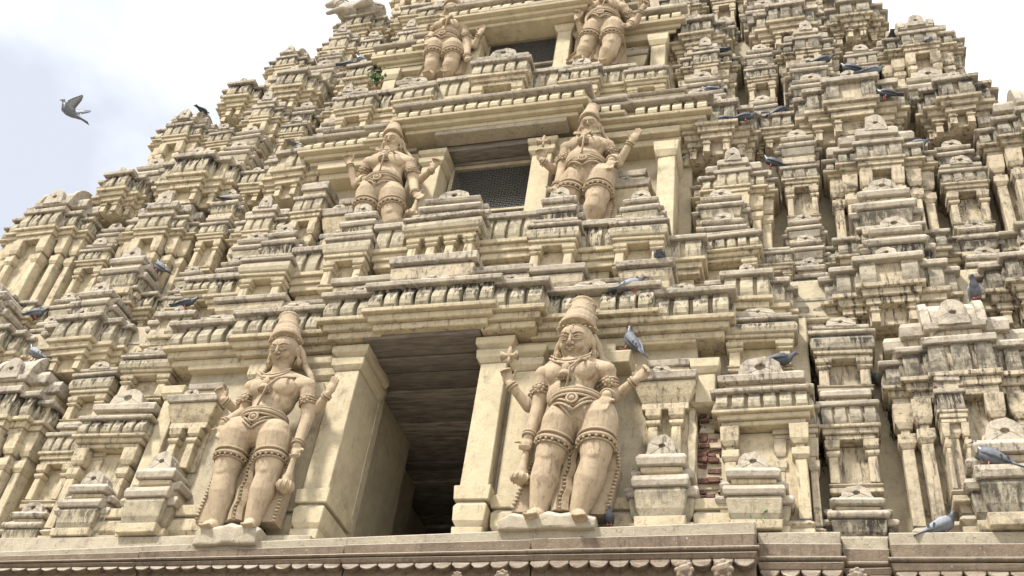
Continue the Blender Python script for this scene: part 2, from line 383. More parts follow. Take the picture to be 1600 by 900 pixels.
def aed(S, x0, x1, z0, z1, yf, yb, npil=2, roof='nasi', step=True, rib=True, corn=.30):
    w_ = x1-x0; h = z1-z0
    if step and w_ > .5:
        core_aed(S, x0, x1, z0, z1-.06*h, yf+.13, yb, 2, 'flat', rib, corn-.03, ends=True)
        core_aed(S, x0+w_*.13, x1-w_*.13, z0, z1-.02*h, yf+.06, yb, npil, 'flat', rib, corn, ends=True)
        core_aed(S, x0+w_*.30, x1-w_*.30, z0, z1, yf-.02, yb, 2, roof, rib, corn+.03)
    elif step and w_ > .3:
        core_aed(S, x0, x1, z0, z1-.04*h, yf+.07, yb, 2, 'flat', rib, corn, ends=True)
        core_aed(S, x0+w_*.24, x1-w_*.24, z0, z1, yf-.01, yb, 2, roof, rib, corn+.03)
    else:
        core_aed(S, x0, x1, z0, z1, yf, yb, npil, roof, rib, corn)
def core_aed(S, x0, x1, z0, z1, yf, yb, npil, roof, rib, corn, ends=False):
    w_ = x1-x0; h = z1-z0; pj = min(.085, .16*w_)
    S['base'].loft(x0, x1, yf, yb, [(z0, .01), (z0+.04*h, .012)])
    S['base'].loft(x0, x1, yf, yb, [(z0+.04*h, -.02), (z0+.065*h, .02), (z0+.09*h, -.015)])
    zc = z0+(.80-corn)*h
    S['body'].loft(x0+.02, x1-.02, yf+.085, yb, [(z0+.09*h, 0), (zc, 0)])
    pw = min(.085, w_*.2)
    for i in range(npil):
        if ends and npil > 2 and 0 < i < npil-1: continue
        t = i/(npil-1)
        xc = x0+pw/2+(w_-pw)*t
        pilaster(S, xc, pw, yf, yf+.13, z0+.09*h, zc)
    cornice(S, x0, x1, yf, yb, z0+.80*h, corn*h, pj, rib)
    zr = z0+.80*h; hr = .2*h
    if roof == 'flat':
        S['body'].loft(x0, x1, yf, yb, [(zr, -.3*pj), (zr+.35*hr, -.3*pj)])
        S['roof_slab'].loft(x0, x1, yf, yb, [(zr+.35*hr, .25*pj), (zr+.55*hr, .35*pj), (zr+.7*hr, .1*pj)])
    elif roof == 'nasi':
        S['body'].loft(x0, x1, yf, yb, [(zr, -.2*pj), (zr+.3*hr, -.2*pj)])
        S['roof_slab'].loft(x0, x1, yf, yb, [(zr+.3*hr, .35*pj), (zr+.5*hr, .45*pj), (zr+.62*hr, 0)])
        nasi(S, (x0+x1)/2, yf-.03, zr+.45*hr, w_*.6, hr*.6, .18)
    elif roof == 'barrel':
        S['body'].loft(x0, x1, yf, yb, [(zr, -.2*pj), (zr+.25*hr, -.2*pj)])
        S['roof_slab'].loft(x0, x1, yf, yb, [(zr+.25*hr, .35*pj), (zr+.4*hr, .45*pj)])
        barrel(S, x0+.02, x1-.02, yf, min(yb, yf+.42), zr+.4*hr, hr*.72)
        nasi(S, (x0+x1)/2, yf-.04, zr+.3*hr, w_*.6, hr*.6, .2)

def mir(side, d0, d1):
    a, b = AX+side*d0, AX+side*d1
    return (a, b) if a < b else (b, a)

# core walls --------------------------------------------------------
c = MB()
for s in (-1, 1):
    c.box(*mir(s, .56, 2.3), .11, .55, 0, 7.0); c.box(*mir(s, 1.5, 2.3), .55, 3.2, 0, 7.0)
    c.box(*mir(s, 2.3, 3.16), .25, 3.2, 0, 7.15)
    c.box(*mir(s, 3.16, 7.2), .42, 3.2, 0, 7.15)
c.box(AX-.56, AX+.56, .02, 4, 0, 5.05)
c.box(AX-2.32, AX+2.32, .06, 4, 6.96, 7.35)
c.box(AX-7.2, AX+7.2, .32, 4, 7.16, 7.6)
o = c.build('lower_tier_wall', 'wall', tower, bevel=.01)
c = MB()
for s in (-1, 1): c.box(*mir(s, .50, 2.15), .84, 3.2, 7.35, 10.2)
c.box(AX-.50, AX+.50, .84, 3.2, 7.35, 9.1)
for s in (-1, 1): c.box(*mir(s, 2.15, 4.75), 1.0, 3.4, 7.6, 10.45); c.box(*mir(s, 4.75, 6.0), 1.05, 3.4, 7.6, 9.75)
c.box(AX-2.3, AX+2.3, .7, 3.2, 10.21, 10.4)
c.build('middle_tier_wall', 'wall', tower, bevel=.01)
c = MB()
for s in (-1, 1): c.box(*mir(s, .47, 1.9), 1.2, 3.4, 10.4, 12.75); c.box(*mir(s, 1.9, 3.9), 1.4, 3.5, 10.45, 12.45); c.box(*mir(s, 3.9, 4.9), 1.45, 3.5, 10.3, 11.7)
c.box(AX-.47, AX+.47, 1.2, 3.4, 10.5, 11.9)
c.build('upper_tier_wall', 'wall', tower, bevel=.01)
c = MB(); c.box(AX-3.3, AX+3.3, 1.8, 3.6, 12.46, 14.2); c.box(AX-1.9, AX+1.9, .93, 3.6, 12.62, 12.78); c.box(AX-1.7, AX+1.7, 1.5, 3.6, 12.72, 15.5); c.box(AX-4.1, AX+4.1, 1.95, 3.6, 12.46, 13.3)
c.box(AX-2.6, AX+2.6, 2.1, 3.6, 14.2, 17)
c.build('top_tier_wall', 'wall', tower, bevel=.01)

# side columns --------------------------------------------------------
def side(kind, d0, d1, z0, z1, Y, **k):
    dep = k.pop('dep', .6); rib = k.pop('ribmat', 'rib'); nm = k.pop('name', None); bm_ = k.pop('bodymat', 'cream'); only = k.pop('only', None)
    for s in (-1, 1):
        if only and s != only: continue
        x0, x1 = mir(s, d0, d1)
        if kind == 'sq':
            S = Shrine(nm or 'squat_miniature_shrine'); squat(S, x0, x1, z0, z1, Y, Y+dep, **k)
        elif kind == 'aed':
            S = Shrine(nm or 'pillared_miniature_shrine'); aed(S, x0, x1, z0, z1, Y, Y+dep, **k)
        elif kind == 'cor':
            S = Shrine(nm or 'stepped_cornice')
            h = z1-z0; w_ = x1-x0; pj = k.get('pj', .09); rq = random.Random(int(d0*100)+int(z0*10))
            lv = ((0, 1, .17, -.05), (.10, .90, .09, -.02), (.30, .70, 0, 0)) if w_ > .5 else ((0, 1, .08, -.03), (.22, .78, 0, 0))
            for a_, b_, dy, dz in lv:
                a = x0+w_*a_; b = x0+w_*b_
                cornice(S, a, b, Y+dy, Y+dep, z1+dz, h*(.88 if a_ == 0 else .97), pj)
                if a_ == 0:
                    for t in (.05, .95):
                        nasi(S, x0+w_*t, Y+dy-pj*.6, z1+dz-.01, w_*.12, h*.17, .15)
                elif a_ > .15: nasi(S, (a+b)/2, Y+dy-pj*.7, z1+dz-.015, (b-a)*.5, h*.22, .2)
                hh = .30*h
                S['body'].loft(a, b, Y+dy+.07, Y+dep, [(z0-hh, 0), (z0+.02, 0)])
                for xx in (a+.045, b-.045): pilaster(S, xx, .06, Y+dy+.01, Y+dy+.12, z0-hh, z0+.01, two=False)
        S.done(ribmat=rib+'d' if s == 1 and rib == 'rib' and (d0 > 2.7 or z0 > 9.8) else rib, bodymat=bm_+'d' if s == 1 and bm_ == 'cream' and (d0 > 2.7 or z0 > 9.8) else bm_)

# lower tier
side('aed', 2.52, 3.10, 5.06, 6.56, .02, npil=2, roof='nasi', corn=.2, dep=.7, step=False)
side('aed', 2.88, 3.16, 5.06, 6.44, .10, npil=2, roof='flat', corn=.2, dep=.6, step=False)
side('sq', 2.53, 2.90, 5.06, 5.66, -.12, dep=.4)
side('aed', 2.55, 3.02, 6.52, 7.12, .1, npil=2, roof='nasi', corn=.34, dep=.5, step=False, rib=False)
side('sq', 3.22, 3.58, 5.06, 5.50, .10, dep=.5)
side('aed', 3.24, 3.58, 5.48, 6.42, .18, npil=2, roof='flat', corn=.34, dep=.5, step=False)
side('aed', 3.22, 3.60, 6.36, 7.05, .2, npil=2, roof='nasi', corn=.36, dep=.5, step=False, rib=False)
side('aed', 3.76, 4.74, 5.06, 7.08, .06, npil=4, roof='barrel', corn=.22, dep=.7)
side('aed', 4.02, 4.18, 5.3, 6.42, .0, npil=2, roof='flat', corn=.25, dep=.3, step=False, only=1)
side('sq', 4.18, 4.62, 5.06, 5.86, -.14, dep=.5)
side('sq', 4.9, 5.2, 5.06, 5.5, .15); side('aed', 4.9, 5.2, 5.5, 7.0, .2, npil=2, step=False)
side('aed', 5.35, 6.3, 5.06, 7.0, .06, npil=4, roof='barrel', corn=.22, dep=.7)
side('cor', 2.38, 3.02, 7.06, 7.52, .12, dep=.7)
side('cor', 3.38, 4.30, 7.14, 7.62, .16, dep=.8)
side('cor', 4.55, 5.25, 7.14, 7.58, .2, dep=.7)
side('cor', 5.3, 6.4, 7.10, 7.6, .16, dep=.8)
side('cor', 3.05, 3.36, 7.1, 7.4, .36, dep=.4, pj=.05)
# middle tier
T2r = 'rib'
side('aed', 2.22, 2.78, 7.55, 8.20, .24, npil=2, roof='flat', corn=.42, dep=.7, step=False)
side('aed', 2.80, 3.06, 7.55, 8.05, .34, npil=2, roof='flat', corn=.45, dep=.6, step=False)
side('sq', 2.30, 2.68, 8.14, 8.56, .38, dep=.5)
side('sq', 2.28, 2.66, 8.50, 8.96, .46, dep=.5)
side('aed', 2.24, 2.92, 8.1, 9.62, .62, npil=3, roof='nasi', corn=.2, dep=.7)
side('sq', 3.10, 3.36, 7.6, 8.02, .5, dep=.5, wings=False)
side('sq', 3.08, 3.36, 8.0, 8.36, .56, dep=.5); side('sq', 3.08, 3.36, 8.32, 8.68, .62, dep=.5)
side('aed', 3.08, 3.36, 8.66, 9.56, .70, npil=2, roof='flat', corn=.3, dep=.5, step=False)
side('sq', 3.06, 3.38, 9.5, 9.96, .70, dep=.5)
side('aed', 3.50, 4.38, 8.02, 9.86, .60, npil=4, roof='nasi', corn=.17, dep=.7)
side('cor', 3.44, 4.44, 7.94, 8.28, .52, dep=.6)
side('sq', 3.74, 4.16, 7.62, 8.20, .24, dep=.6); side('sq', 3.70, 4.14, 8.16, 8.84, .40, dep=.6)
side('sq', 4.50, 4.80, 7.6, 8.0, .5, dep=.5, wings=False); side('sq', 4.50, 4.80, 7.98, 8.40, .58, dep=.6)
side('aed', 4.50, 4.82, 8.38, 9.28, .68, npil=2, roof='nasi', corn=.3, dep=.5, step=False)
side('sq', 4.48, 4.80, 9.2, 9.6, .72, dep=.5)
side('aed', 4.94, 6.08, 8.1, 10.1, .56, npil=5, roof='barrel', corn=.2, dep=1.1)
side('cor', 4.9, 6.1, 7.9, 8.26, .48, dep=1)
side('sq', 5.1, 5.6, 7.6, 8.3, .2, dep=.6)
side('cor', 2.06, 2.78, 9.84, 10.36, .62, dep=.8)
side('cor', 3.30, 4.24, 9.90, 10.46, .58, dep=.9)
side('cor', 4.46, 5.08, 9.86, 10.32, .62, dep=.9)
side('cor', 2.8, 3.25, 9.95, 10.3, .8, dep=.5, pj=.06)
# upper tier
side('sq', 2.0, 2.5, 10.4, 10.86, .72, dep=.6)
side('aed', 1.98, 2.60, 10.76, 12.02, 1.0, npil=3, roof='nasi', corn=.22, dep=.6)
side('sq', 2.06, 2.44, 10.8, 11.3, .86, dep=.5)
side('sq', 2.76, 3.04, 10.4, 10.8, .9, dep=.5, wings=False); side('aed', 2.76, 3.04, 10.78, 11.5, 1.0, npil=2, corn=.34, roof='nasi', step=False, dep=.5)
side('sq', 2.74, 3.04, 11.45, 11.9, 1.04, dep=.5)
side('aed', 3.12, 3.72, 10.6, 12.02, .95, npil=3, roof='nasi', corn=.2, dep=.6)
side('sq', 3.22, 3.6, 10.42, 10.86, .72, dep=.6); side('sq', 3.22, 3.58, 10.82, 11.26, .82, dep=.6)
side('sq', 3.84, 4.12, 10.4, 10.8, .92, dep=.5); side('aed', 3.84, 4.12, 10.78, 11.6, 1.04, npil=2, corn=.34, roof='nasi', step=False, dep=.5)
side('aed', 4.20, 4.98, 10.3, 11.9, .95, npil=4, roof='barrel', corn=.2, dep=.9)
side('sq', 4.36, 4.8, 10.2, 10.8, .78, dep=.6)
side('cor', 1.86, 2.5, 11.96, 12.42, 1.0, dep=.8)
side('cor', 2.86, 3.56, 11.96, 12.48, 1.0, dep=.9)
side('cor', 3.68, 4.26, 11.94, 12.40, 1.02, dep=.9)
# top tier
side('aed', 1.62, 2.2, 12.5, 13.9, 1.4, npil=3, roof='nasi', corn=.24, dep=.6)
side('sq', 1.7, 2.1, 12.4, 12.9, 1.15, dep=.6)
side('sq', 2.34, 2.6, 12.4, 12.9, 1.3, dep=.5); side('aed', 2.34, 2.6, 12.85, 13.8, 1.42, npil=2, step=False, corn=.34, dep=.5)
side('aed', 2.66, 3.24, 12.5, 13.95, 1.35, npil=3, roof='nasi', corn=.24, dep=.6)
side('sq', 2.76, 3.14, 12.4, 12.95, 1.15, dep=.6); side('sq', 2.78, 3.1, 12.9, 13.3, 1.25, dep=.6)
side('aed', 3.42, 4.05, 12.4, 13.7, 1.4, npil=3, roof='barrel', corn=.22, dep=.8)
side('cor', 1.6, 2.3, 13.9, 14.3, 1.45, dep=.8); side('cor', 2.4, 3.2, 13.85, 14.28, 1.45, dep=.9)

for a in (.04, .72, 1.4, 2.0):
    side('aed', a, a+.6, 14.25, 15.7, 1.75, npil=2, roof='nasi', corn=.24, dep=.6)
for a in (.04, .9, 1.7): side('cor', a, a+.8, 15.7, 16.15, 1.8, dep=.8)
for a in (.04, .8, 1.5): side('aed', a, a+.65, 16.15, 17.5, 2.0, npil=2, roof='nasi', corn=.24, dep=.6)
side('aed', 6.35, 7.15, 5.06, 7.0, .06, npil=4, roof='nasi', corn=.22, dep=.7); side('cor', 6.45, 7.2, 7.10, 7.6, .2, dep=.8)
# central bay: cornices -------------------------------------------------
def cent_cornice(segs, ribmat, zt0, h, pj, core_y, gab=True):
    for a, b, Y, dz, extra in segs:
        S = Shrine('cornice_block')
        cornice(S, AX+a, AX+b, Y+pj, core_y, zt0+dz, h, pj, sides=extra)
        if gab:
            nasi(S, AX+(a+b)/2, Y+.03, zt0+dz-.01, min(.3, (b-a)*.4), .075, .2)
        S.done(ribmat=ribmat, bodymat='clean' if ribmat == 'clean' else 'cream')
cent_cornice([(-.40, .58, -.34, .04, True), (-.84, -.38, -.28, .02, True), (.56, .98, -.28, .02, True), (-1.78, -.82, -.15, 0, True), (.96, 1.90, -.15, 0, False), (-2.46, -1.76, -.10, -.04, True), (1.88, 2.50, -.10, -.06, True)], 'rib', 7.32, .46, .13, .5)
cent_cornice([(-.92, .98, .20, .05, True), (-1.34, -.9, .40, .0, False), (.96, 1.34, .40, .0, True), (-2.16, -1.32, .44, -.02, True), (1.32, 2.24, .44, -.06, True)], 'clean', 10.45, .36, .17, .9, gab=False)
cent_cornice([(-.8, .8, .52, .18, True), (-1.3, -.78, .78, .06, False), (.78, 1.3, .78, .06, False), (-1.86, -1.28, .82, -.02, True), (1.28, 1.90, .82, -.06, True)], 'clean', 12.64, .38, .17, .94, gab=False)
# soffit steps below each central cornice
for (hw, w0, Y, z1, n) in ((2.3, .8, .02, 6.86, 1), (2.05, .75, .56, 10.05, 2), (1.75, .7, .95, 12.22, 2)):
    for k in range(n):
        e = .10*k
        for sg in (-1, 1):
            b = MB(); x0, x1 = mir(sg, w0, hw)
            b.loft(x0, x1, Y+e*.9, Y+.5, [(z1-.085*(k+1), .0), (z1-.085*k-.004, .012)])
            b.build('beam_course', 'clean', tower)
# small brackets (square blocks) over the pillars
def bracket(d0, d1, z0, z1, Y, mat='cream', dep=.3):
    for s in (-1, 1):
        b = MB(); x0, x1 = mir(s, d0, d1)
        b.loft(x0, x1, Y, Y+dep, [(z0, -.03), (z0+(z1-z0)*.3, 0), (z1, .0)])
        b.build('bracket_block', mat, tower)

def cushion_base(S, x0, x1, z0, z1, Y, yb):
    h = z1-z0
    S['base'].loft(x0, x1, Y, yb, [(z0, -.01), (z0+.2*h, -.005)])
    S['base'].loft(x0, x1, Y, yb, [(z0+.2*h, -.03), (z0+.32*h, .0), (z0+.6*h, .005), (z0+.72*h, -.025)])
    S['base'].loft(x0, x1, Y, yb, [(z0+.72*h, .012), (z0+h, .02)])
def big_pillar(d0, d1, z0, zb, zc, z1, Y, yb, mat='clean', sd=(-1, 1), name='door_pillar', caps=2):
    for s in sd:
        x0, x1 = mir(s, d0, d1)
        S = Shrine(name)
        S['body'].loft(x0+.012, x1-.012, Y, yb, [(zb, 0), (zc, 0)])
        cushion_base(S, x0, x1, z0, zb, Y-.02, yb)
        h = (z1-zc)/caps
        for k in range(caps):
            S['capital'].loft(x0+.012, x1-.012, Y, yb, [(zc+h*k, .005), (zc+h*(k+.35), .035+.02*k), (zc+h*(k+.93), .04+.02*k)])
        S.done(bodymat=mat)
# lower tier door surround
big_pillar(.53, .78, 5.04, 5.46, 6.62, 6.87, -.05, .45)
big_pillar(.80, 1.04, 5.04, 5.42, 6.58, 6.82, .03, .3)
for s in (-1, 1):    # wall behind the big figures steps back to the outer pillar
    pass
big_pillar(2.28, 2.46, 6.17, 6.19, 6.48, 6.62, .05, .3, sd=(1,), name='broken_pillar', caps=1)
big_pillar(2.28, 2.46, 5.04 , 5.3, 6.48, 6.62, .05, .3, sd=(-1,), name='outer_pillar', caps=1)
# brick core showing through the fallen plaster
b = MB(); mo = MB()
for i in range(25):
    z = 5.26+i*.044; wd = .15 if z < 5.65 else .10 if z < 6.0 else .07
    x = AX+2.30+(.03 if z > 5.8 else 0)+random.uniform(-.02, .01); xs_ = x
    while x < AX+2.30+wd:
        l_ = random.uniform(.05, .10); yy = .15+random.uniform(-.02, .04)
        b.box(x, x+l_, yy, .32, z, z+.037); x += l_+.007
    mo.box(xs_-.01, x+.02, .175+random.uniform(-.015, .01), .32, z-.002, z+.046)
b.build('exposed_brick', 'brick', tower, bevel=.004, jit=.007)
mo.build('crumbling_mortar', 'wall', tower, bevel=.004, jit=.006)
b = MB()
for xx, sg in ((AX+2.30, -1), (AX+2.50, 1)):
    b.rings([[(xx+random.uniform(-.012, .012)-.01*(sg+1)*(z-5.3), .07, z), (xx+sg*.06, .07, z), (xx+sg*.06, .3, z), (xx+random.uniform(-.01, .01), .3, z)] for z in [5.26+.09*k for k in range(13)]])
b.build('broken_plaster_edge', 'wall', tower, jit=.006)
# dark tufts: some moss, and painted shade for the recesses
def moss_shade(px, py, Y, w_, h_, n, sz=.02, parent=tower, mat='moss_shade', name='moss_gap_shade'):
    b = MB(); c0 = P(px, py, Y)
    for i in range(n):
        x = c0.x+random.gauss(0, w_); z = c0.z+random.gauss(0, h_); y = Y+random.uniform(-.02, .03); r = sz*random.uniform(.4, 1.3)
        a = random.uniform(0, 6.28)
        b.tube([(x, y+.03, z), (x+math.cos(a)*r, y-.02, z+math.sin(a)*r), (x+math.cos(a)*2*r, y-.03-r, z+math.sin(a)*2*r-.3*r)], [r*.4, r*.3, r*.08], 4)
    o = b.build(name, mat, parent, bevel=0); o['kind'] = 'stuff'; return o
moss_shade(1122, 650, .22, .03, .12, 160, .018)
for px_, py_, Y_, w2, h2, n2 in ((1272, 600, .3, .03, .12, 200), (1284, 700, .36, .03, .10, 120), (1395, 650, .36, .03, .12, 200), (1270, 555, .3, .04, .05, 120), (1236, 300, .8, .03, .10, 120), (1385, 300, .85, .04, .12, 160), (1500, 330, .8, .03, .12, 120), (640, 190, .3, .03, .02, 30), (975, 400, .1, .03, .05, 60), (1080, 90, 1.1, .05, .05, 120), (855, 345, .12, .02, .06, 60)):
    moss_shade(px_, py_, Y_, w2*.7, h2*.8, int(n2*.6), .010)  # tufts in the gaps below cornices stand in for recess shade

# niche furniture beside the big figures
def shelf(d0, d1, z0, z1, Y, sd=(-1, 1)):
    for s in sd:
        x0, x1 = mir(s, d0, d1); S = Shrine('shelf_shrine'); h = z1-z0
        for t in (.2, .62): pilaster(S, x0+(x1-x0)*t+.04, .075, Y+.06, Y+.3, z0, z0+h*.52)
        S['body'].loft(x0+.03, x1-.03, Y+.14, Y+.4, [(z0, 0), (z0+h*.55, 0)])
        S['body'].loft(x0+.03, x1-.03, Y+.06, Y+.4, [(z0+h*.52, 0), (z0+h*.6, .0)])
        S['dentil_band'].loft(x0, x1, Y+.04, Y+.4, [(z0+h*.6, -.03), (z0+h*.68, .0), (z0+h*.8, .03), (z0+h*.84, .02)])
        S['roof_slab'].loft(x0, x1, Y+.02, Y+.4, [(z0+h*.84, .03), (z0+h*.92, .045), (z0+h*.94, .0)])
        nasi(S, (x0+x1)/2-.02, Y-.02, z0+h*.9, .16, .07, .15)
        S['body'].loft(x0+.06, x1-.03, Y+.12, Y+.4, [(z0+h*.94, 0), (z0+h*1.1, 0)])
        S['roof_slab'].loft(x0+.06, x1-.03, Y+.1, Y+.4, [(z0+h*1.1, .0), (z0+h*1.18, .01)])
        S.done(ribmat='cream')
shelf(1.86, 2.28, 5.74, 6.50, -.05)
side('sq', 1.9, 2.26, 5.06, 5.80, -.16, dep=.4)
side('sq', 1.68, 2.5, 5.04, 5.52, -.04, dep=.3, wings=False) if False else None
for s in (-1, 1):
    S = Shrine('base_course')
    x0, x1 = mir(s, 1.06, 1.9); cushion_base(S, x0, x1, 5.04, 5.36, -.02, .3); S['body'].box(x0+.1, x1-.1, .08, .2, 5.04, 5.2)
    x0, x1 = mir(s, 2.3, 2.56); cushion_base(S, x0, x1, 5.04, 5.32, -.05, .3)
    S.done()
bracket(1.3, 1.66, 6.62, 6.80, .0); bracket(1.3, 1.6, 6.42, 6.60, .05)

# doorway interior -------------------------------------------------------
for yy_ in (-.10,):
    b = MB(); b.box(AX-.53, AX+.53, yy_-.06, .11, 6.862, 6.94); b.build('door_lintel_plank', 'wood', tower, bevel=.01)
D = empty('doorway', (AX, 0, 5.05)); D.parent = tower; D.location = Vector((AX, 0, 5.05))-tower.location
b = MB(); b.box(AX-1.5, AX+1.5, .3, 4.2, 4.9, 5.045); b.build('threshold', 'wall', D, bevel=0)
for s in (-1, 1):
    b = MB(); x0, x1 = mir(s, .56, .80)
    for ya, yb_, d in ((.44, .56, .0), (.56, .66, .14), (.66, 1.5, .05), (1.5, 1.62, -.03), (1.62, 2.3, .06), (2.3, 2.4, .0), (2.4, 3.3, .07)):
        sp = .21*(ya-.44); xa, xb = mir(s, .54+d+sp, 1.52); b.box(xa, xb, ya, yb_, 5.05, 6.86)
    b.build('passage_wall', 'wall', D, bevel=.012)
y = .12; i = 0
while y < 3.3:
    wd = random.uniform(.17, .29); b = MB(); dz = random.uniform(-.03, .008)
    b.rings([[(AX-1.5, y, 6.862+dz), (AX-1.5, y+wd-.022, 6.862+dz*.3), (AX-1.5, y+wd-.022, 6.95), (AX-1.5, y, 7.06)], [(AX+1.5, y, 6.862+dz*.2), (AX+1.5, y+wd-.022, 6.862+dz), (AX+1.5, y+wd-.022, 6.95), (AX+1.5, y, 7.06)]])
    b.build('ceiling_plank', 'wood', D, bevel=.006, jit=.005); y += wd; i += 1
b = MB(); b.box(AX-1.5, AX+1.5, 3.32, 3.4, 5.0, 7.0); b.build('passage_dark_backing', 'dark', D, bevel=0)  # black panel, the passage's darkness put into its colour
# middle & upper windows ---------------------------------------------------
def window(name, hw, z0, z1, Y, wooden=.14):
    Wn = empty(name, (AX, Y, z0)); Wn.parent = tower; Wn.location = Vector((AX, Y, z0))-tower.location
    b = MB(); b.box(AX-hw, AX+hw, Y+.75, Y+.8, z0-.3, z1+.1); b.build('dark_backing', 'dark', Wn, bevel=0)  # black panel, the unlit room's darkness put into its colour
    b = MB()
    b.box(AX-hw, AX+hw, Y-.19, Y-.01, z1-.03, z1+.12); b.box(AX-hw, AX+hw, Y+.0, Y+.2, z1-.055, z1+.12)
    b.build('timber_lintel', 'wood', Wn, jit=.008)
    b = MB(); b.box(AX-hw-.10, AX+hw+.40, Y-.38, Y-.2, z1+.035, z1+.10); b.build('weathered_beam', 'ledgetop', Wn, jit=.008)
    zt = z1-.10; zb = z0-.35
    b = MB()
    b.box(AX-hw, AX+hw, Y+.03, Y+.08, zt, zt+.05); b.box(AX-hw, AX-hw+.04, Y+.03, Y+.08, zb, zt); b.box(AX+hw-.04, AX+hw, Y+.03, Y+.08, zb, zt); b.box(AX-hw, AX+hw, Y+.02, Y+.08, z0+.02, z0+.06)
    b.build('window_frame', 'wall', Wn, bevel=.004)
    b = MB(); g_ = .034; yy = Y+.05; t = .0035
    # hexagonal-looking mesh from zigzag wires
    nx = int(2*hw/g_); nz = int((zt-zb)/g_)
    for i in range(nx+1):
        x = AX-hw+g_*i
        pts = [(x+(g_*.22 if k % 2 == (i % 2) else -g_*.22), yy, zb+g_*.8*k) for k in range(int((zt-zb)/(g_*.8))+1)]
        b.tube(pts, t, 4)
    for k in range(int((zt-zb)/(g_*.8))):
        z = zb+g_*.8*(k+.5)
        b.box(AX-hw, AX+hw, yy-.002, yy+.003, z-.003, z+.003)
    b.build('wire_mesh', 'mesh', Wn, bevel=0, jit=0)
    return Wn
window('middle_window', .49, 9.2, 10.03, .72)
window('upper_window', .47, 11.9, 12.56, .92)
# window pillars
big_pillar(.50, .74, 7.9, 8.9, 9.76, 9.98, .50, 1.0)
big_pillar(.76, .94, 7.9, 8.9, 9.76, 9.98, .60, 1.0)
big_pillar(1.84, 2.04, 7.9, 8.3, 9.50, 9.72, .48, 1.0, name='outer_pillar', caps=1, sd=(1,))
side('aed', 1.80, 2.1, 8.0, 9.8, .5, npil=2, roof='flat', corn=.2, dep=.4, step=False, only=-1)
big_pillar(.48, .68, 10.6, 11.6, 12.32, 12.54, .80, 1.4)
big_pillar(.69, .84, 10.6, 11.5, 12.26, 12.46, .88, 1.4)
big_pillar(1.62, 1.82, 10.6, 11.1, 12.0, 12.2, .95, 1.4, name='outer_pillar', caps=1)
bracket(1.05, 1.35, 9.66, 9.84, .52); bracket(1.08, 1.38, 9.46, 9.62, .58)
shelf(1.38, 1.74, 8.3, 9.3, .5)
side('sq', 1.42, 1.72, 8.6, 9.2, .56, dep=.3)
shelf(1.3, 1.56, 11.2, 12.0, .95)

# parapet of miniature shrines in front of the middle tier -------------------
def one(kind, a, b, z0, z1, Y, **k):
    dep = k.pop('dep', .5); bm_ = k.pop('bodymat', 'cream'); rb = k.pop('ribmat', 'rib')
    S = Shrine('parapet_shrine' if kind != 'blk' else 'parapet_block')
    if kind == 'sq': squat(S, AX+a, AX+b, z0, z1, Y, Y+dep, **k)
    elif kind == 'aed': aed(S, AX+a, AX+b, z0, z1, Y, Y+dep, **k)
    elif kind == 'blk':
        h = z1-z0; cornice(S, AX+a, AX+b, Y+.05, Y+dep, z1, h*.7, .08)
        S['body'].box(AX+a+.04, AX+b-.04, Y+.1, Y+dep, z0, z1-h*.7)
        for sx in (a, b): pass
    S.done(ribmat=rb, bodymat=bm_)
def step_slab(a, b, z0, z1, Y, dep=.5):
    S = Shrine('base_course'); x0, x1 = AX+a, AX+b; h = z1-z0
    S['body'].loft(x0, x1, Y+.03, Y+dep, [(z0, -.02), (z0+.25*h, -.01)])
    S['body'].loft(x0, x1, Y+.03, Y+dep, [(z0+.25*h, -.03), (z0+.42*h, .0), (z0+.68*h, .01), (z0+.78*h, -.015)])
    S['roof_slab'].loft(x0, x1, Y+.02, Y+dep, [(z0+.78*h, .025), (z0+.95*h, .035), (z0+h, .01)])
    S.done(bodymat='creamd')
step_slab(-.42, .36, 7.36, 7.80, -.18); step_slab(-1.0, -.44, 7.34, 7.66, -.10); step_slab(.38, .86, 7.34, 7.66, -.10)
step_slab(.9, 1.34, 7.3, 7.62, -.1); step_slab(1.36, 1.66, 7.3, 7.5, 0); step_slab(1.66, 2.1, 7.3, 7.6, -.1); step_slab(-1.5, -1.04, 7.3, 7.5, 0); step_slab(-2.2, -1.5, 7.3, 7.55, -.08)
one('aed', -.34, .30, 7.76, 8.42, -.10, npil=4, roof='flat', corn=.34, step=False, dep=.5, rib=False)
one('sq', -.30, .26, 8.22, 8.74, -.08, dep=.5)
one('blk', -.72, -.32, 7.66, 8.42, .02); one('blk', .34, .78, 7.66, 8.42, .02)
one('aed', .84, 1.22, 7.58, 8.26, -.06, npil=2, roof='flat', corn=.36, step=False, rib=False); one('sq', .86, 1.2, 8.1, 8.68, -.02)
one('blk', 1.24, 1.56, 7.5, 8.26, .06)
one('aed', 1.60, 2.0, 7.56, 8.2, -.04, npil=2, roof='flat', corn=.36, step=False, rib=False); one('sq', 1.64, 1.96, 8.1, 8.56, .0)
one('aed', -1.18, -.8, 7.58, 8.36, -.04, npil=2, roof='flat', corn=.36, step=False, rib=False); one('sq', -1.16, -.82, 8.2, 8.74, .0)
one('blk', -1.58, -1.22, 7.5, 8.26, .08)
one('aed', -2.04, -1.62, 7.5, 8.16, -.02, npil=2, roof='flat', corn=.36, step=False, rib=False); one('sq', -2.0, -1.66, 8.1, 8.6, .04)
one('blk', -2.4, -2.06, 7.4, 7.96, .06)
one('blk', 2.04, 2.3, 7.4, 8.0, .08)
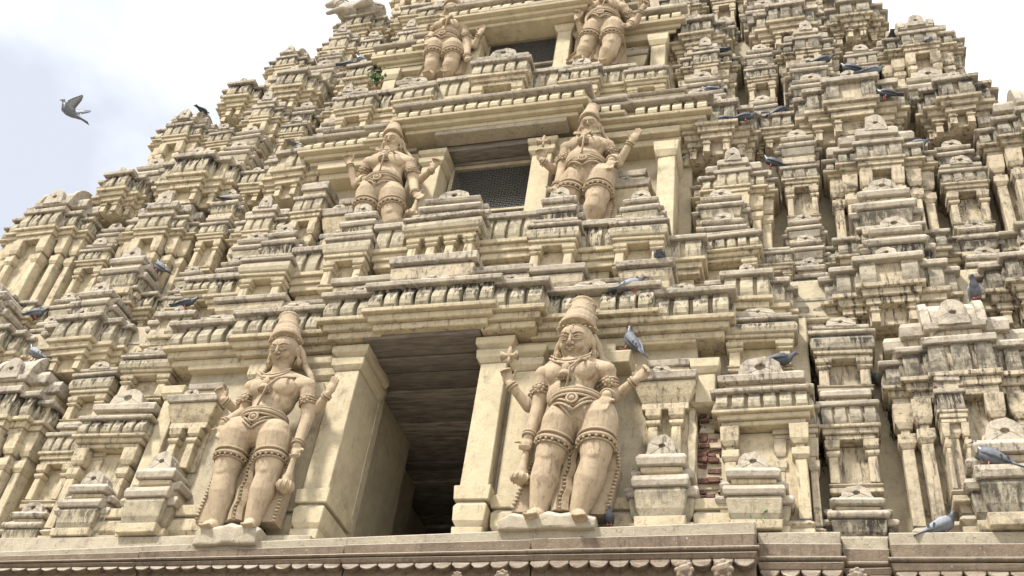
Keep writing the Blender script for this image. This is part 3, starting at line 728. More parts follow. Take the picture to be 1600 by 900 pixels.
# upper tier parapet
one('aed', -.30, .26, 10.45, 11.6, .46, npil=2, roof='nasi', corn=.36, step=False); 
one('blk', -.78, -.32, 10.6, 11.42, .62); one('blk', .28, .74, 10.6, 11.36, .62)
one('aed', .74, 1.12, 10.45, 11.36, .56, npil=2, roof='nasi', corn=.36, step=False)
one('aed', -1.28, -.86, 10.45, 11.4, .56, npil=2, roof='nasi', corn=.36, step=False)
one('blk', 1.14, 1.46, 10.6, 11.3, .66); one('blk', -1.66, -1.32, 10.6, 11.4, .66)
one('aed', 1.48, 1.86, 10.5, 11.2, .6, npil=2, roof='flat', corn=.4, step=False); one('aed', -2.04, -1.64, 10.55, 11.4, .6, npil=2, roof='nasi', corn=.4, step=False)
step_slab(-1.0, 1.0, 10.5, 10.7, .42); step_slab(-2.1, -1.0, 10.48, 10.6, .52); step_slab(1.0, 2.1, 10.48, 10.6, .52)
# top tier centre parapet
for a in (-1.5, -.95, -.3, .35, .95): one('aed', a, a+.5, 12.68, 13.6, .95, npil=2, roof='nasi', corn=.36, step=False)

# ledge --------------------------------------------------------------------
def ledge(a, b, Y, zt=5.07):
    S = Shrine('ledge_moulding'); x0, x1 = AX+a, AX+b
    S['body'].loft(x0, x1, Y+.07, .6, [(zt-.52, -.06), (zt-.40, -.03)])
    S['body'].loft(x0, x1, Y, .6, [(zt-.24, -.02), (zt-.225, .035), (zt-.20, .035)])
    S['body'].loft(x0, x1, Y, .6, [(zt-.20, .0), (zt-.10, .012)])
    S['top_course'].loft(x0, x1, Y+.02, .6, [(zt-.10, .0), (zt-.012, .012), (zt, -.01)])
    n = max(2, round((x1-x0)/.135)); pit = (x1-x0)/n
    W = S['scallop_band']; z1 = zt-.28
    W.loft(x0, x1, Y+.05, .6, [(zt-.40, 0), (zt-.24, 0.0)]); W.loft(x0, x1, Y-.005, .6, [(zt-.285, 0), (zt-.242, 0.02)])
    for i in range(n):
        c0 = x0+pit*(i+.5); r = pit*.5
        pts = [(c0+math.cos(q)*r, z1-abs(math.sin(q))*r*1.1) for q in [math.pi*k/8 for k in range(9)]]
        front = [(x, Y-.0-.03*((z1-z)/(r*1.1)), z) for x, z in pts]; back = [(x, Y+.07, z) for x, z in pts]
        W.rings([front, back])
    for mb in S.b.values(): mb.v = [(x, y, z+min(0, .034*(x+.5))*max(0, min(1, (z-(zt-.42))/.42))) for x, y, z in mb.v]
    o = S.done(bodymat='ledge', roofmat='ledgetop')
    for ch in o.children:
        if ch.name.startswith('top_course'): ch.data.materials[0] = M['ledgetop']
    return o
def ledges():
    ledge(-3.42, -1.9, -.22); ledge(-1.89, -.2, -.22); ledge(-.19, 1.2, -.22); ledge(1.21, 2.72, -.22)
    for s in (-1, 1):
        for a, b, Y in ((2.74, 3.26, -.10), (3.28, 3.56, -.02), (3.58, 5.6, -.08)):
            if s < 0: a, b = -b-.66, -a-.7
            ledge(a, b, Y, 5.05)
ledges()
c = MB(); c.loft(AX-3.9, AX-.56, -.10, .5, [(4.7, 0), (5.05, 0)]); c.build('plinth_course', 'ledgetop', tower)
c = MB(); c.box(AX-8, AX+8, .02, 4, 0, 5.0); c.build('storey_below', 'ledge', tower, bevel=0)

# carved rosette tips below the ledge
for px, py, r in ((1070, 893, .05), (1130, 892, .055), (1340, 903, .045), (785, 903, .04), (715, 903, .03)):
    p = P(px, py, -.3); b = MB(); b.ell((p.x, p.y, p.z), (r*1.1, r, r)); b.ell((p.x, p.y-.01, p.z+r*.9), (r*.5, r*.5, r*.45))
    for q in range(8): b.ell((p.x+math.cos(q*.785)*r, p.y-.02, p.z+math.sin(q*.785)*r), (r*.38, r*.35, r*.38), n=8, m_=5)
    b.tube([(p.x, p.y+.02, p.z-.02), (p.x, .0, p.z-.06)], r*.8, 8)
    b.build('carved_rosette', 'ledge', tower, bevel=0, smooth=True, remesh=.006, sm=1)

# ------------------------------------------------------------------ guardian figures
def figure(label, org, sc, Y0, J, s=1.0, hs=.14, club=None, prop=None, base=None, turn=0, grp='carved guardian figures', tilt=0, belly=1.0):
    """J: joints read from an enlargement with origin org and sc pixels per unit; 3rd value = metres in front of the wall plane"""
    def G(k):
        v = J[k]; return P(org[0]+v[0]*sc, org[1]+v[1]*sc, Y0-(v[2] if len(v) > 2 else 0))
    root = empty('guardian_statue', (G('ankL')+G('ankR'))/2 - Vector((0,0,.1)))
    tag(root, label, 'statue', grp)
    B = MB(); O = MB()
    neck = G('neck'); sl = G('shL'); sr = G('shR'); wa = G('waist'); pe = G('pelvis'); head = G('head')
    ch = (sl+sr)/2*.62 + wa*.38
    up = (neck-wa).normalized(); right = (sr-sl).normalized(); fw = right.cross(up).normalized()
    if fw.y > 0: fw = -fw
    def fr(u, r):
        f_ = r.cross(u).normalized(); f_ = f_ if f_.y < 0 else -f_
        return Matrix((r, -f_, u)).transposed()
    T = fr(up, right); half = (sr-sl).length/2
    # trunk
    B.ell(ch+up*.05*s, (half*.86, .155*s, .20*s), T); B.ell(ch-up*.06*s, (half*.74, .15*s, .18*s), T)
    for sg in (-1, 1): B.ell(ch+right*sg*half*.40+fw*.10*s+up*.03*s, (half*.42, .075*s, .105*s), T)
    B.cap(sl, sr, .086*s, .086*s); B.cap(sl+up*.03*s, neck, .06*s, .07*s); B.cap(sr+up*.03*s, neck, .06*s, .07*s)
    B.cap(neck-up*.06*s, head-up*.0, .085*s, .08*s)
    B.ell(wa, (.175*s*belly, .15*s*belly, .16*s), T); B.ell(wa*.55+pe*.45+fw*.055*s, (.15*s*belly, .12*s*belly, .115*s), T)
    B.ell((wa+ch)/2, (half*.62*belly**.5, .145*s, .2*s), T)
    navel = wa*.55+pe*.45+fw*(.055+.12*belly)*s
    hl, hr = G('hipL'), G('hipR')
    B.ell(pe, (.215*s, .165*s, .14*s), T); B.cap(hl+up*.05*s, hr+up*.05*s, .15*s, .15*s)
    # legs
    for hp, kn, an in ((hl, G('kneeL'), G('ankL')), (hr, G('kneeR'), G('ankR'))):
        B.cap(hp, kn.lerp(hp, .06), .165*s, .118*s, 22); B.cap(kn, kn.lerp(an, .4), .108*s, .118*s, 22); B.cap(kn.lerp(an, .4), an, .118*s, .075*s, 22)
        B.ell(kn+fw*.085*s, (.052*s, .035*s, .05*s))
        f0 = an+Vector((0, -.02*s, -.055*s)); f1 = f0+Vector((.03*s*(1 if hp is hr else -1), -.045*s, -.02*s))
        B.cap(f0, f1, .065*s, .05*s)
        for t in range(5): B.cap(f1+Vector(((t-2)*.021*s, .0, -.012*s)), f1+Vector(((t-2)*.023*s, -.055*s-.006*s*abs(t-1), -.018*s)), .017*s, .014*s, 8)
        ax = (kn-hp).normalized(); bc = hp.lerp(kn, .58)
        for dz, r in ((-.05, .012), (.0, .017), (.035, .010)):
            O.ring(bc+ax*dz*s, ax, (.15-.012*(dz > 0))*s, r*s, 26, 6)
        for q in range(18):
            a = Vector((1,0,0))-ax*ax.x; a.normalize(); bb = ax.cross(a); O.ell(bc+ax*.022*s+(a*math.cos(q*.349)+bb*math.sin(q*.349))*.152*s, (.014*s,)*3, n=6, m_=4)
    # arms
    def arm(sh, e, wr, hd, mode, sg, r=.078):
        B.cap(sh, e, r*s, r*.80*s); B.cap(e, wr, r*.80*s, r*.56*s)
        u = (hd-wr).normalized(); L_ = .10*s
        pc = wr+u*.06*s
        side_ = u.cross(Vector((0,-1,0))); side_ = side_.normalized() if side_.length > .1 else Vector((1,0,0))
        nrm = side_.cross(u).normalized(); nrm = nrm if nrm.y < 0 else -nrm
        B.ell(pc, (.052*s, .026*s, .062*s), Matrix((side_, nrm, u)).transposed())
        for t in range(4):
            b0 = pc+u*.045*s+side_*(t-1.5)*.025*s; ln = (.065, .078, .074, .058)[t]*s
            if mode == 'open': B.cap(b0, b0+u*ln+nrm*.012*s, .0125*s, .0095*s, 8)
            else:
                k1 = b0+u*ln*.45+nrm*.015*s; B.cap(b0, k1, .0135*s, .0125*s, 8); B.cap(k1, k1+nrm*ln*.45-u*ln*.25, .0125*s, .010*s, 8)
        th = pc-u*.015*s+side_*sg*.05*s; B.cap(th, th+(u*.6+side_*sg*.5+nrm*.5).normalized()*.06*s, .015*s, .011*s, 8)
        ax = (wr-e).normalized()
        for k in (0, .026): O.ring(wr-ax*(.012+k)*s, ax, r*.66*s, .011*s, 16, 6)
        ax = (e-sh).normalized(); c0 = sh.lerp(e, .52)
        if mode != 'back':
            for k in (-.03, 0, .03): O.ring(c0+ax*k*s, ax, r*.98*s, .011*s, 18, 6)
            for q in range(9):
                f_ = (Vector((0,-1,0))-ax*(-ax.y)).normalized(); sd_ = ax.cross(f_)
                O.ell(c0+f_*r*1.02*s+(sd_*math.cos(q*.785)+ax*math.sin(q*.785))*(.036*s if q < 8 else 0), ((.016 if q < 8 else .028)*s,)*3, n=8, m_=5)
    for key, sh, sg in (('AL', sl, 1), ('BL', sl, 1), ('AR', sr, -1), ('BR', sr, -1)):
        if key+'e' in J:
            back = key[0] == 'B'
            st = sh+Vector((0, .05*s, -.05*s)) if back else sh
            arm(st, G(key+'e'), G(key+'w'), G(key+'h'), 'open' if (key in J.get('open', ())) else 'curl', sg, .062 if back else .078)
    # head
    hu = (head-neck).normalized(); hu = Vector((hu.x*.7, -.40, .9)); hu.normalize()
    hr_ = (Matrix.Rotation(R_(turn), 3, 'Z') @ Vector((1,0,0))); hr_ = (hr_-hu*hr_.dot(hu)).normalized()
    H = fr(hu, hr_); hf = -(H @ Vector((0,1,0)))
    def h(x, y, z): return head+H @ Vector((x, -y, z))*hs
    B.ell(h(0,0,.15), (hs*.98, hs*1.02, hs*1.02), H, 16, 12); B.ell(h(0,.12,-.42), (hs*.80, hs*.82, hs*.78), H, 16, 12); B.ell(h(0,.62,-.92), (hs*.30, hs*.25, hs*.22), H)
    FC = MB()
    for sg in (-1, 1):
        B.ell(h(sg*.42, .72, -.32), (hs*.3, hs*.24, hs*.3), H)
        FC.ell(h(sg*.40, .88, .10), (hs*.25, hs*.15, hs*.13), H)
        FC.tube([h(sg*.14, .97, .06), h(sg*.26, 1.03, -.02), h(sg*.42, 1.05, -.04), h(sg*.58, .98, .0), h(sg*.70, .84, .1)], [hs*.02, hs*.035, hs*.035, hs*.03, hs*.015], 6)
        FC.tube([h(sg*.14, .97, .10), h(sg*.26, 1.02, .20), h(sg*.42, 1.03, .245), h(sg*.58, .97, .21), h(sg*.72, .83, .12)], [hs*.02, hs*.035, hs*.04, hs*.03, hs*.015], 6)
        FC.tube([h(sg*.10, .98, .30), h(sg*.26, .99, .40), h(sg*.46, .93, .44), h(sg*.70, .76, .34)], [hs*.04, hs*.05, hs*.045, hs*.02], 8)
        B.ell(h(sg*1.0, -.05, -.1), (hs*.12, hs*.26, hs*.40), H)
        B.ell(h(sg*1.08, .0, -.72), (hs*.17, hs*.20, hs*.34), H); O.ring(h(sg*1.08, .06, -.72), H @ Vector((0,1,0)), hs*.20, hs*.06, 14, 6)
        FC.ell(h(sg*.13, 1.06, -.25), (hs*.10, hs*.10, hs*.08), H)
    FC.tube([h(0,.92,.34), h(0,1.0,.18), h(0,1.10,-.06), h(0,1.16,-.20), h(0,1.02,-.31)], [hs*.05, hs*.07, hs*.10, hs*.12, hs*.08], 10)
    FC.tube([h(-.28,.90,-.47), h(-.13,1.02,-.49), h(0,1.03,-.51), h(.13,1.02,-.49), h(.28,.90,-.47)], [hs*.02, hs*.055, hs*.05, hs*.055, hs*.02], 8)
    FC.tube([h(-.20,.93,-.55), h(0,1.03,-.61), h(.20,.93,-.55)], [hs*.025, hs*.075, hs*.025], 8)
    O.ell(h(0, .97, .36), (hs*.05,)*3)
    # hair and ribbons falling behind the ears
    K = MB()
    for sg in (-1, 1):
        tgt = (sl if sg < 0 else sr)+Vector((0, .03, .02))
        p1 = h(sg*1.15, -.35, -.1); p2 = h(sg*1.35, -.4, -.9)
        K.tube([h(sg*.85, -.3, .5), p1, p2, p2.lerp(tgt, .6)+Vector((sg*.02,0,.03*s)), tgt+Vector((sg*.05*s, .02, -.02*s))], [hs*.18, hs*.24, hs*.24, hs*.22, hs*.12], 8)
    body = B.build('body', 'statue', root, remesh=.0085*max(.8, s), sm=2, smooth=True, jit=0)
    FC.build('face_carving', 'statue', root, bevel=0, smooth=True, jit=0)
    K.build('hair_locks', 'statue2', root, remesh=.009*max(.8, s), sm=1, smooth=True, jit=0)
    # crown
    C = MB(); cb = h(0, -.05, .66); rr = hs*1.02; ct = G('crown'); ax = (ct-cb); Hc = ax.length; ax.normalize()
    prof = [(0, 1.05), (.1, 1.10), (.16, .98), (.3, .95), (.42, .86), (.5, .88), (.56, .78), (.74, .70), (.86, .68), (.9, .75), (.96, .72), (1, .5)]
    C.tube([cb+ax*Hc*t for t, _ in prof], [rr*q for _, q in prof], 20)
    for t, q, n_ in ((.05, 1.12, 22), (.47, .92, 18), (.92, .78, 14)):
        for k in range(n_):
            a = k*2*math.pi/n_; C.ell(cb+ax*Hc*t+(H @ Vector((math.cos(a), math.sin(a), 0)))*rr*q, (hs*.075,)*3, n=6, m_=4)
    for t, xo, sz in ((.28, 0, .24), (.25, .5, .17), (.25, -.5, .17), (.66, 0, .17)):
        a = math.asin(xo); pp = cb+ax*Hc*t+(H @ Vector((math.sin(a), -math.cos(a), 0)))*rr*.93
        C.ell(pp, (hs*sz,)*3, n=10, m_=6)
        for q in range(8): C.ell(pp+(H @ Vector((math.cos(q*.785), -.1, math.sin(q*.785))))*hs*sz*1.15, (hs*.07,)*3, n=6, m_=4)
    C.build('crown', 'statue2', root, remesh=.0065, sm=1, smooth=True, jit=0)
    # ornaments: necklace, thread, belt
    def on(p, push=.0): return p
    def chain(pts, r, bead=None):
        O.tube(pts, r, 6)
        if bead:
            for i in range(len(pts)-1):
                n_ = max(1, int((pts[i+1]-pts[i]).length/(bead*1.9)))
                for k in range(n_): O.ell(pts[i].lerp(pts[i+1], k/n_), (bead,)*3, n=6, m_=4)
    def surf(u, v, d):   # u along the shoulders -1..1, v up (0 waist..1 neck), d in front
        base_ = wa.lerp((sl+sr)/2, v); return base_+right*half*u+fw*d*s
    ns = s*min(1, hs/.125)*1.0
    nk = [neck-up*.05*(1-min(1, hs/.125))*2+right*x*ns+fw*(.135*s+.05*(1-(x/.17)**2)*ns)-up*(.07+.10*(1-(x/.17)**2))*ns for x in (-.17, -.13, -.08, -.03, 0, .03, .08, .13, .17)]
    chain(nk, .010*s, .012*s)
    nk2 = [p+up*.045*s-fw*.015*s for p in nk]; chain(nk2, .008*s)
    O.ell(nk[4]-up*.05*s+fw*.01*s, (.035*s, .02*s, .045*s)); O.tube([nk[4]-up*.09*s, nk[4]-up*.15*s], [.04*s, .065*s], 8)
    for x in range(-3, 4): O.ell(nk[4]-up*.16*s+right*x*.019*s, (.011*s,)*3, n=6, m_=4)
    # sacred thread
    hipp = hl.lerp(wa, .75)
    th = [sr-right*.12*s+up*.07*s+fw*.06*s, sr-right*.15*s+fw*.20*s-up*.02*s, surf(.42, .72, .26), surf(.16, .42, .25*belly**.5), hipp+fw*.17*s*belly+right*.03*s, hipp+fw*.12*s-right*.06*s]
    chain(th, .011*s)
    # belt and beaded hem
    bc = wa.lerp(pe, .80); bu = (bc-pe).normalized() if (bc-pe).length > .01 else up
    for k, r in ((.055, .014), (.025, .020), (-.01, .013)): O.ring(bc+up*k*s, up, .215*s, r*s, 36, 6, ry=.86)
    mid = pe-up*.13*s+fw*.17*s
    for sg in (-1, 1):
        e0 = bc+right*sg*.215*s+fw*.02*s
        pts = [e0.lerp(mid, t)+fw*math.sin(t*math.pi)*.065*s-up*math.sin(t*math.pi)*(.0)*s for t in [k/8 for k in range(9)]]
        chain(pts, .011*s, .013*s)
        chain([p+up*.04*s for p in pts], .010*s)
    O.ring(bc-up*.055*s+fw*.19*s, fw, .042*s, .012*s, 16, 6); O.ell(bc-up*.055*s+fw*.185*s, (.028*s,)*3)
    # hanging sash between the legs
    foot = (G('ankL')+G('ankR'))/2
    SH = MB(); rs = []; top_ = Vector((mid.x, Y0-.02, mid.z+.02*s)); bot_ = Vector((foot.x, Y0-.02, foot.z))
    for k in range(15):
        q = top_.lerp(bot_, k/14); wd = (.035+.035*k/14)*s; wv = .008*math.sin(k*1.9)
        rs.append([(q.x-wd+wv, q.y-.02, q.z), (q.x-wd*.33+wv, q.y-.045, q.z), (q.x+wv, q.y-.02, q.z), (q.x+wd*.33+wv, q.y-.045, q.z), (q.x+wd+wv, q.y-.02, q.z), (q.x+wd, q.y+.05, q.z), (q.x-wd, q.y+.05, q.z)])
    SH.rings(rs)
    for k in range(22):
        q = top_.lerp(bot_, (k+.5)/22); SH.ell(q+Vector((.008*math.sin(k*1.3), -.04, 0)), (.014*s, .012*s, .009*s), n=8, m_=4)
    SH.build('hanging_sash', 'statue2', root, bevel=0, jit=0)
    O.build('ornaments', 'statue2', root, bevel=0, smooth=True, jit=0)
    # garment panel behind the legs
    Dp = MB()
    kl, kr, al, ar = G('kneeL'), G('kneeR'), G('ankL'), G('ankR')
    ys = Y0+.02
    def fl(p, dx): return (p.x+dx, ys, p.z)
    out_ = [fl(hl, -.10*s), fl(kl, -.15*s), fl(al, -.22*s), fl(al, .0), fl(ar, .0), fl(ar, .20*s), fl(kr, .17*s), fl(hr, .12*s)]
    outl = [(p[0], p[2]) for p in out_]
    Dp.poly_y(outl, ys-.03, ys+.1)
    for a, b2 in ((0, 1), (1, 2), (5, 6), (6, 7)):
        p = Vector((outl[a][0], ys-.04, outl[a][1])); q = Vector((outl[b2][0], ys-.04, outl[b2][1])); n_ = max(2, int((q-p).length/.028))
        for k in range(n_): Dp.ell(p.lerp(q, k/n_), (.020*s, .014*s, .009*s), n=8, m_=4)
    Dp.build('garment_panel', 'statue2', root, bevel=.006, jit=.002)
    if club:
        a, b2 = [P(org[0]+q[0]*sc, org[1]+q[1]*sc, Y0-q[2]) for q in club]
        Q = MB(); pr = [(0, .022), (.3, .026), (.55, .034), (.62, .05), (.68, .045), (.72, .065), (.84, .078), (.93, .06), (.96, .035), (1, .012)]
        Q.tube([a.lerp(b2, t) for t, _ in pr], [r*s for _, r in pr], 12)
        for k in range(10):
            u = (b2-a).normalized(); o1 = u.orthogonal().normalized(); o2 = u.cross(o1); q = k*.628
            Q.tube([a.lerp(b2, .72)+(o1*math.cos(q)+o2*math.sin(q))*.06*s, a.lerp(b2, .83)+(o1*math.cos(q)+o2*math.sin(q))*.08*s, a.lerp(b2, .93)+(o1*math.cos(q)+o2*math.sin(q))*.06*s], .01*s, 6)
        Q.build('club', 'statue', root, bevel=0, smooth=True, jit=0)
    if prop:
        p = P(org[0]+prop[0]*sc, org[1]+prop[1]*sc, Y0-prop[2]); Q = MB()
        Q.tube([p-Vector((.07*s,0,0)), p-Vector((.03*s,0,0)), p+Vector((.03*s,0,0)), p+Vector((.07*s,0,0))], [.045*s, .02*s, .02*s, .045*s], 12)
        Q.ell(p+Vector((0,0,.03*s)), (.022*s, .022*s, .07*s)); Q.tube([p-Vector((0,0,.08*s)), p], .014*s, 8)
        Q.build('held_emblem', 'statue2', root, bevel=0, smooth=True, jit=0)
    if base:
        S_ = MB(); a, b2, z0, z1, yf = base
        rnd = random.Random(3)
        nb = 9; rs = []
        for k in range(nb):
            x = a+(b2-a)*k/(nb-1); zt_ = z1+rnd.uniform(-.018, .014)-(.03 if k in (0, nb-1) else 0); yy = yf+rnd.uniform(-.012, .012)+(.02 if k in (0, nb-1) else 0)
            rs.append([(x, yy, z0+rnd.uniform(-.01, .01)), (x, .1, z0), (x, .1, zt_), (x, yy+.05, zt_+.01), (x, yy-.005, zt_-.04)])
        S_.rings(rs)
        S_.build('rough_pedestal', 'ledgetop', root, remesh=.012, sm=2, jit=.004)
    return root

figure('large slender carved guardian with four arms, standing left of the big dark doorway', (290, 480), .4, -.17, dict(
    head=(387, 178, .10), crown=(406, 42, .06), neck=(372, 262, .06), shL=(262, 318, .06), shR=(478, 312, .06), waist=(325, 405, .06), pelvis=(300, 465, .06),
    hipL=(205, 505, .07), hipR=(345, 515, .07), kneeL=(155, 660, .06), kneeR=(322, 655, .06), ankL=(122, 838, .02), ankR=(262, 835, .02),
    ALe=(232, 410, .03), ALw=(150, 455, .12), ALh=(132, 520, .14), BLe=(195, 400, -.02), BLw=(150, 362, .08), BLh=(128, 310, .10),
    ARe=(478, 430, .03), ARw=(436, 540, .08), ARh=(430, 580, .08), BRe=(510, 400, .0), BRw=(556, 340, .08), BRh=(585, 285, .10), open=('AL', 'BR')),
    s=.88, hs=.128, club=((432, 560, .1), (380, 730, .04)), base=(P(322, 820, -.15).x, P(418, 820, -.15).x, 4.90, 5.08, -.27))
figure('large weathered guardian with bulging eyes and hand on hip, right of the big dark doorway', (760, 460), .4, -.17, dict(
    head=(352, 190, .10), crown=(382, 38, .06), neck=(345, 262, .06), shL=(228, 318, .06), shR=(468, 302, .06), waist=(318, 400, .08), pelvis=(365, 450, .08),
    hipL=(295, 510, .06), hipR=(438, 500, .08), kneeL=(242, 655, .06), kneeR=(425, 650, .10), ankL=(205, 845, .02), ankR=(362, 850, .04),
    ALe=(205, 440, .03), ALw=(165, 560, .08), ALh=(152, 600, .10), BLe=(165, 440, -.02), BLw=(92, 350, .08), BLh=(75, 295, .10),
    ARe=(490, 400, .0), ARw=(470, 395, .17), ARh=(455, 440, .2), BRe=(505, 400, .0), BRw=(582, 335, .08), BRh=(622, 302, .10), open=('AR',)),
    s=.94, hs=.142, club=((158, 600, .1), (128, 745, .06)), prop=(90, 240, .1), base=(P(785, 815, -.15).x, P(935, 815, -.15).x, 5.0, 5.14, -.27), turn=-8)
figure('pot bellied carved guardian with one hand on its thigh, left of the meshed middle window', (510, 170), 1/4.5, .38, dict(
    head=(462, 235, .10), crown=(492, 92, .06), neck=(450, 318, .06), shL=(305, 385, .06), shR=(585, 385, .06), waist=(425, 490, .08), pelvis=(390, 560, .06),
    hipL=(305, 610, .07), hipR=(462, 620, .07), kneeL=(262, 760, .08), kneeR=(460, 760, .08), ankL=(245, 900, .02), ankR=(480, 900, .02),
    ALe=(250, 500, .0), ALw=(272, 500, .15), ALh=(282, 560, .18), BLe=(205, 540, -.02), BLw=(165, 390, .08), BLh=(135, 310, .10),
    ARe=(612, 520, .03), ARw=(625, 600, .1), ARh=(680, 630, .14), BRe=(655, 500, .0), BRw=(745, 425, .08), BRh=(785, 340, .10), open=('AL', 'AR')),
    s=.92, hs=.100, club=((645, 630, .1), (595, 770, .06)), belly=1.08)
figure('stout carved guardian with a broken scarred face, right of the meshed middle window', (810, 150), 1/4.5, .38, dict(
    head=(500, 215, .10), crown=(524, 85, .06), neck=(500, 305, .06), shL=(345, 375, .06), shR=(625, 360, .06), waist=(460, 470, .12), pelvis=(480, 530, .08),
    hipL=(410, 600, .06), hipR=(575, 590, .08), kneeL=(350, 740, .06), kneeR=(550, 740, .10), ankL=(330, 880, .02), ankR=(500, 900, .04),
    ALe=(310, 530, .03), ALw=(272, 640, .1), ALh=(225, 685, .14), BLe=(250, 520, -.02), BLw=(165, 455, .08), BLh=(150, 390, .10),
    ARe=(680, 440, .0), ARw=(655, 455, .17), ARh=(640, 500, .2), BRe=(700, 480, .0), BRw=(790, 325, .08), BRh=(835, 265, .10), open=('AR', 'BR')),
    s=.96, hs=.098, prop=(178, 320, .1), belly=1.12)
figure('small carved guardian standing to the left of the topmost window', (640, 0), 1/6.92, .74, dict(
    head=(458, 125, .10), crown=(482, -30, .06), neck=(452, 230, .06), shL=(318, 290, .06), shR=(590, 310, .06), waist=(425, 400, .08), pelvis=(385, 465, .06),
    hipL=(285, 530, .07), hipR=(465, 540, .07), kneeL=(255, 660, .06), kneeR=(460, 660, .06), ankL=(240, 800, .02), ankR=(420, 800, .02),
    ALe=(255, 370, .0), ALw=(200, 430, .15), ALh=(190, 490, .18),
    ARe=(618, 500, .03), ARw=(625, 620, .08), ARh=(632, 670, .1), BRe=(700, 500, .0), BRw=(755, 375, .08), BRh=(800, 290, .10), open=('AL', 'BR')),
    s=.88, hs=.105)
figure('small headless-looking guardian cut by the top edge, right of the topmost window', (870, 0), 1/6.92, .74, dict(
    head=(555, -95, .10), crown=(570, -250, .06), neck=(560, -10, .06), shL=(430, 75, .06), shR=(715, 100, .06), waist=(510, 180, .08), pelvis=(500, 245, .08),
    hipL=(410, 330, .06), hipR=(600, 320, .08), kneeL=(330, 500, .06), kneeR=(590, 500, .10), ankL=(270, 640, .02), ankR=(500, 680, .04),
    ALe=(345, 200, .03), ALw=(345, 290, .1), ALh=(320, 350, .14), BLe=(270, 350, -.02), BLw=(215, 210, .08), BLh=(230, 130, .10),
    ARe=(830, 230, .0), ARw=(795, 265, .17), ARh=(735, 290, .2), BRe=(850, 260, .0), BRw=(915, 110, .08), BRh=(965, 45, .10)),
    s=.90, hs=.105)

# ------------------------------------------------------------------ pigeons
def bird_mesh(pal):
    B = MB()
    # spine along +X (head) in side view, z up
    sp = [(-.155, .052, .006, .010), (-.12, .058, .012, .022), (-.08, .072, .028, .034), (-.03, .088, .046, .052), (.03, .104, .052, .060), (.075, .128, .043, .050), (.10, .158, .027, .032), (.112, .182, .021, .022), (.122, .200, .0215, .021), (.136, .206, .017, .016), (.146, .204, .007, .007)]
    rs = []
    for i, (x, z, ry, rz) in enumerate(sp):
        rs.append([(x - (math.sin(a)*rz*.35 if i > 4 else 0), math.cos(a)*ry, z+math.sin(a)*rz) for a in [2*math.pi*k/12 for k in range(12)]])
    B.rings(rs)
    # tail fan
    B.rings([[(-.10, -.028, .06), (-.10, .028, .06), (-.10, .028, .072), (-.10, -.028, .072)], [(-.235, -.038, .022), (-.235, .038, .022), (-.235, .036, .028), (-.235, -.036, .028)]])
    W = {}
    for sg in (-1, 1):
        w_ = MB(); out_ = []
        for (x, z, y, t) in ((.075, .125, .040, .022), (.04, .122, .054, .038), (-.02, .106, .056, .040), (-.08, .085, .044, .030), (-.14, .062, .026, .016), (-.195, .045, .010, .006)):
            out_.append([(x, sg*(y-.006), z+t), (x, sg*(y+.006), z+t*.4), (x, sg*(y+.007), z-t*.5), (x, sg*(y-.012), z-t*.9)])
        w_.rings(out_); W[sg] = w_
    bars = MB()
    for x0 in (-.06, -.105):
        for sg in (-1, 1):
            bars.rings([[(x0, sg*.053, .108+(x0+.06)*.2), (x0, sg*.058, .095+(x0+.06)*.2), (x0-.012, sg*.054, .066), (x0-.012, sg*.05, .066)], [(x0-.014, sg*.051, .106+(x0+.06)*.2), (x0-.014, sg*.056, .095+(x0+.06)*.2), (x0-.026, sg*.050, .066), (x0-.026, sg*.046, .066)]])
    leg = MB()
    for sg in (-1, 1):
        leg.tube([(.01, sg*.02, .05), (.015, sg*.022, .02), (.012, sg*.022, .003)], [.008, .0045, .0045], 6)
        for a in (-.5, 0, .5): leg.tube([(.012, sg*.022, .004), (.042*math.cos(a)+.012, sg*.022+.04*math.sin(a), .003)], .0035, 5)
    beak = MB(); beak.tube([(.142, 0, .203), (.155, 0, .198), (.168, 0, .191)], [.007, .005, .0015], 6)
    neckm = MB(); 
    for sg in (-1, 1): neckm.ell((.136, sg*.0165, .209), (.0035, .0025, .0035), n=6, m_=4)
    return B, W, bars, leg, beak, neckm
BIRDM = {}
def bird(label, pos, yaw, pitch=0, pal='grey', sc=1.0, roll=0):
    """yaw 0 looks right, 180 left, -90 at the viewer, 90 at the wall"""
    if pal not in BIRDM:
        B, W, bars, leg, beak, eye = bird_mesh(pal)
        root = B.build('pigeon', {'grey': 'grey', 'dark': 'slate', 'blue': 'grey'}[pal], bevel=0, jit=0, smooth=True, origin=(0,0,0))
        root.data.materials.append(M['neck']); root.data.materials.append(M['bar'])
        for p in root.data.polygons:
            if p.center.x > .068: p.material_index = 1
            if p.center.x < -.19: p.material_index = 2
        for sg in (-1, 1): W[sg].build('wing', 'pale' if pal == 'blue' else ('slate' if pal == 'dark' else 'grey'), root, bevel=.002, jit=0, smooth=True, origin=(0,0,0))
        if pal != 'dark': bars.build('wing_bars', 'bar', root, bevel=0, jit=0, origin=(0,0,0))
        leg.build('legs', 'pink', root, bevel=0, jit=0, smooth=True, origin=(0,0,0)); beak.build('beak', 'bar', root, bevel=0, jit=0, origin=(0,0,0)); eye.build('eyes', 'pink', root, bevel=0, jit=0, origin=(0,0,0))
        BIRDM[pal] = root; r = root
    else:
        s0 = BIRDM[pal]; r = s0.copy(); COL.objects.link(r)
        for chh in s0.children:
            k = chh.copy(); COL.objects.link(k); k.parent = r
    r.location = pos; r.rotation_euler = (R_(roll), R_(-pitch), R_(yaw)); r.scale = (sc,)*3
    tag(r, label, 'pigeon', 'pigeons perched on the tower')
    return r
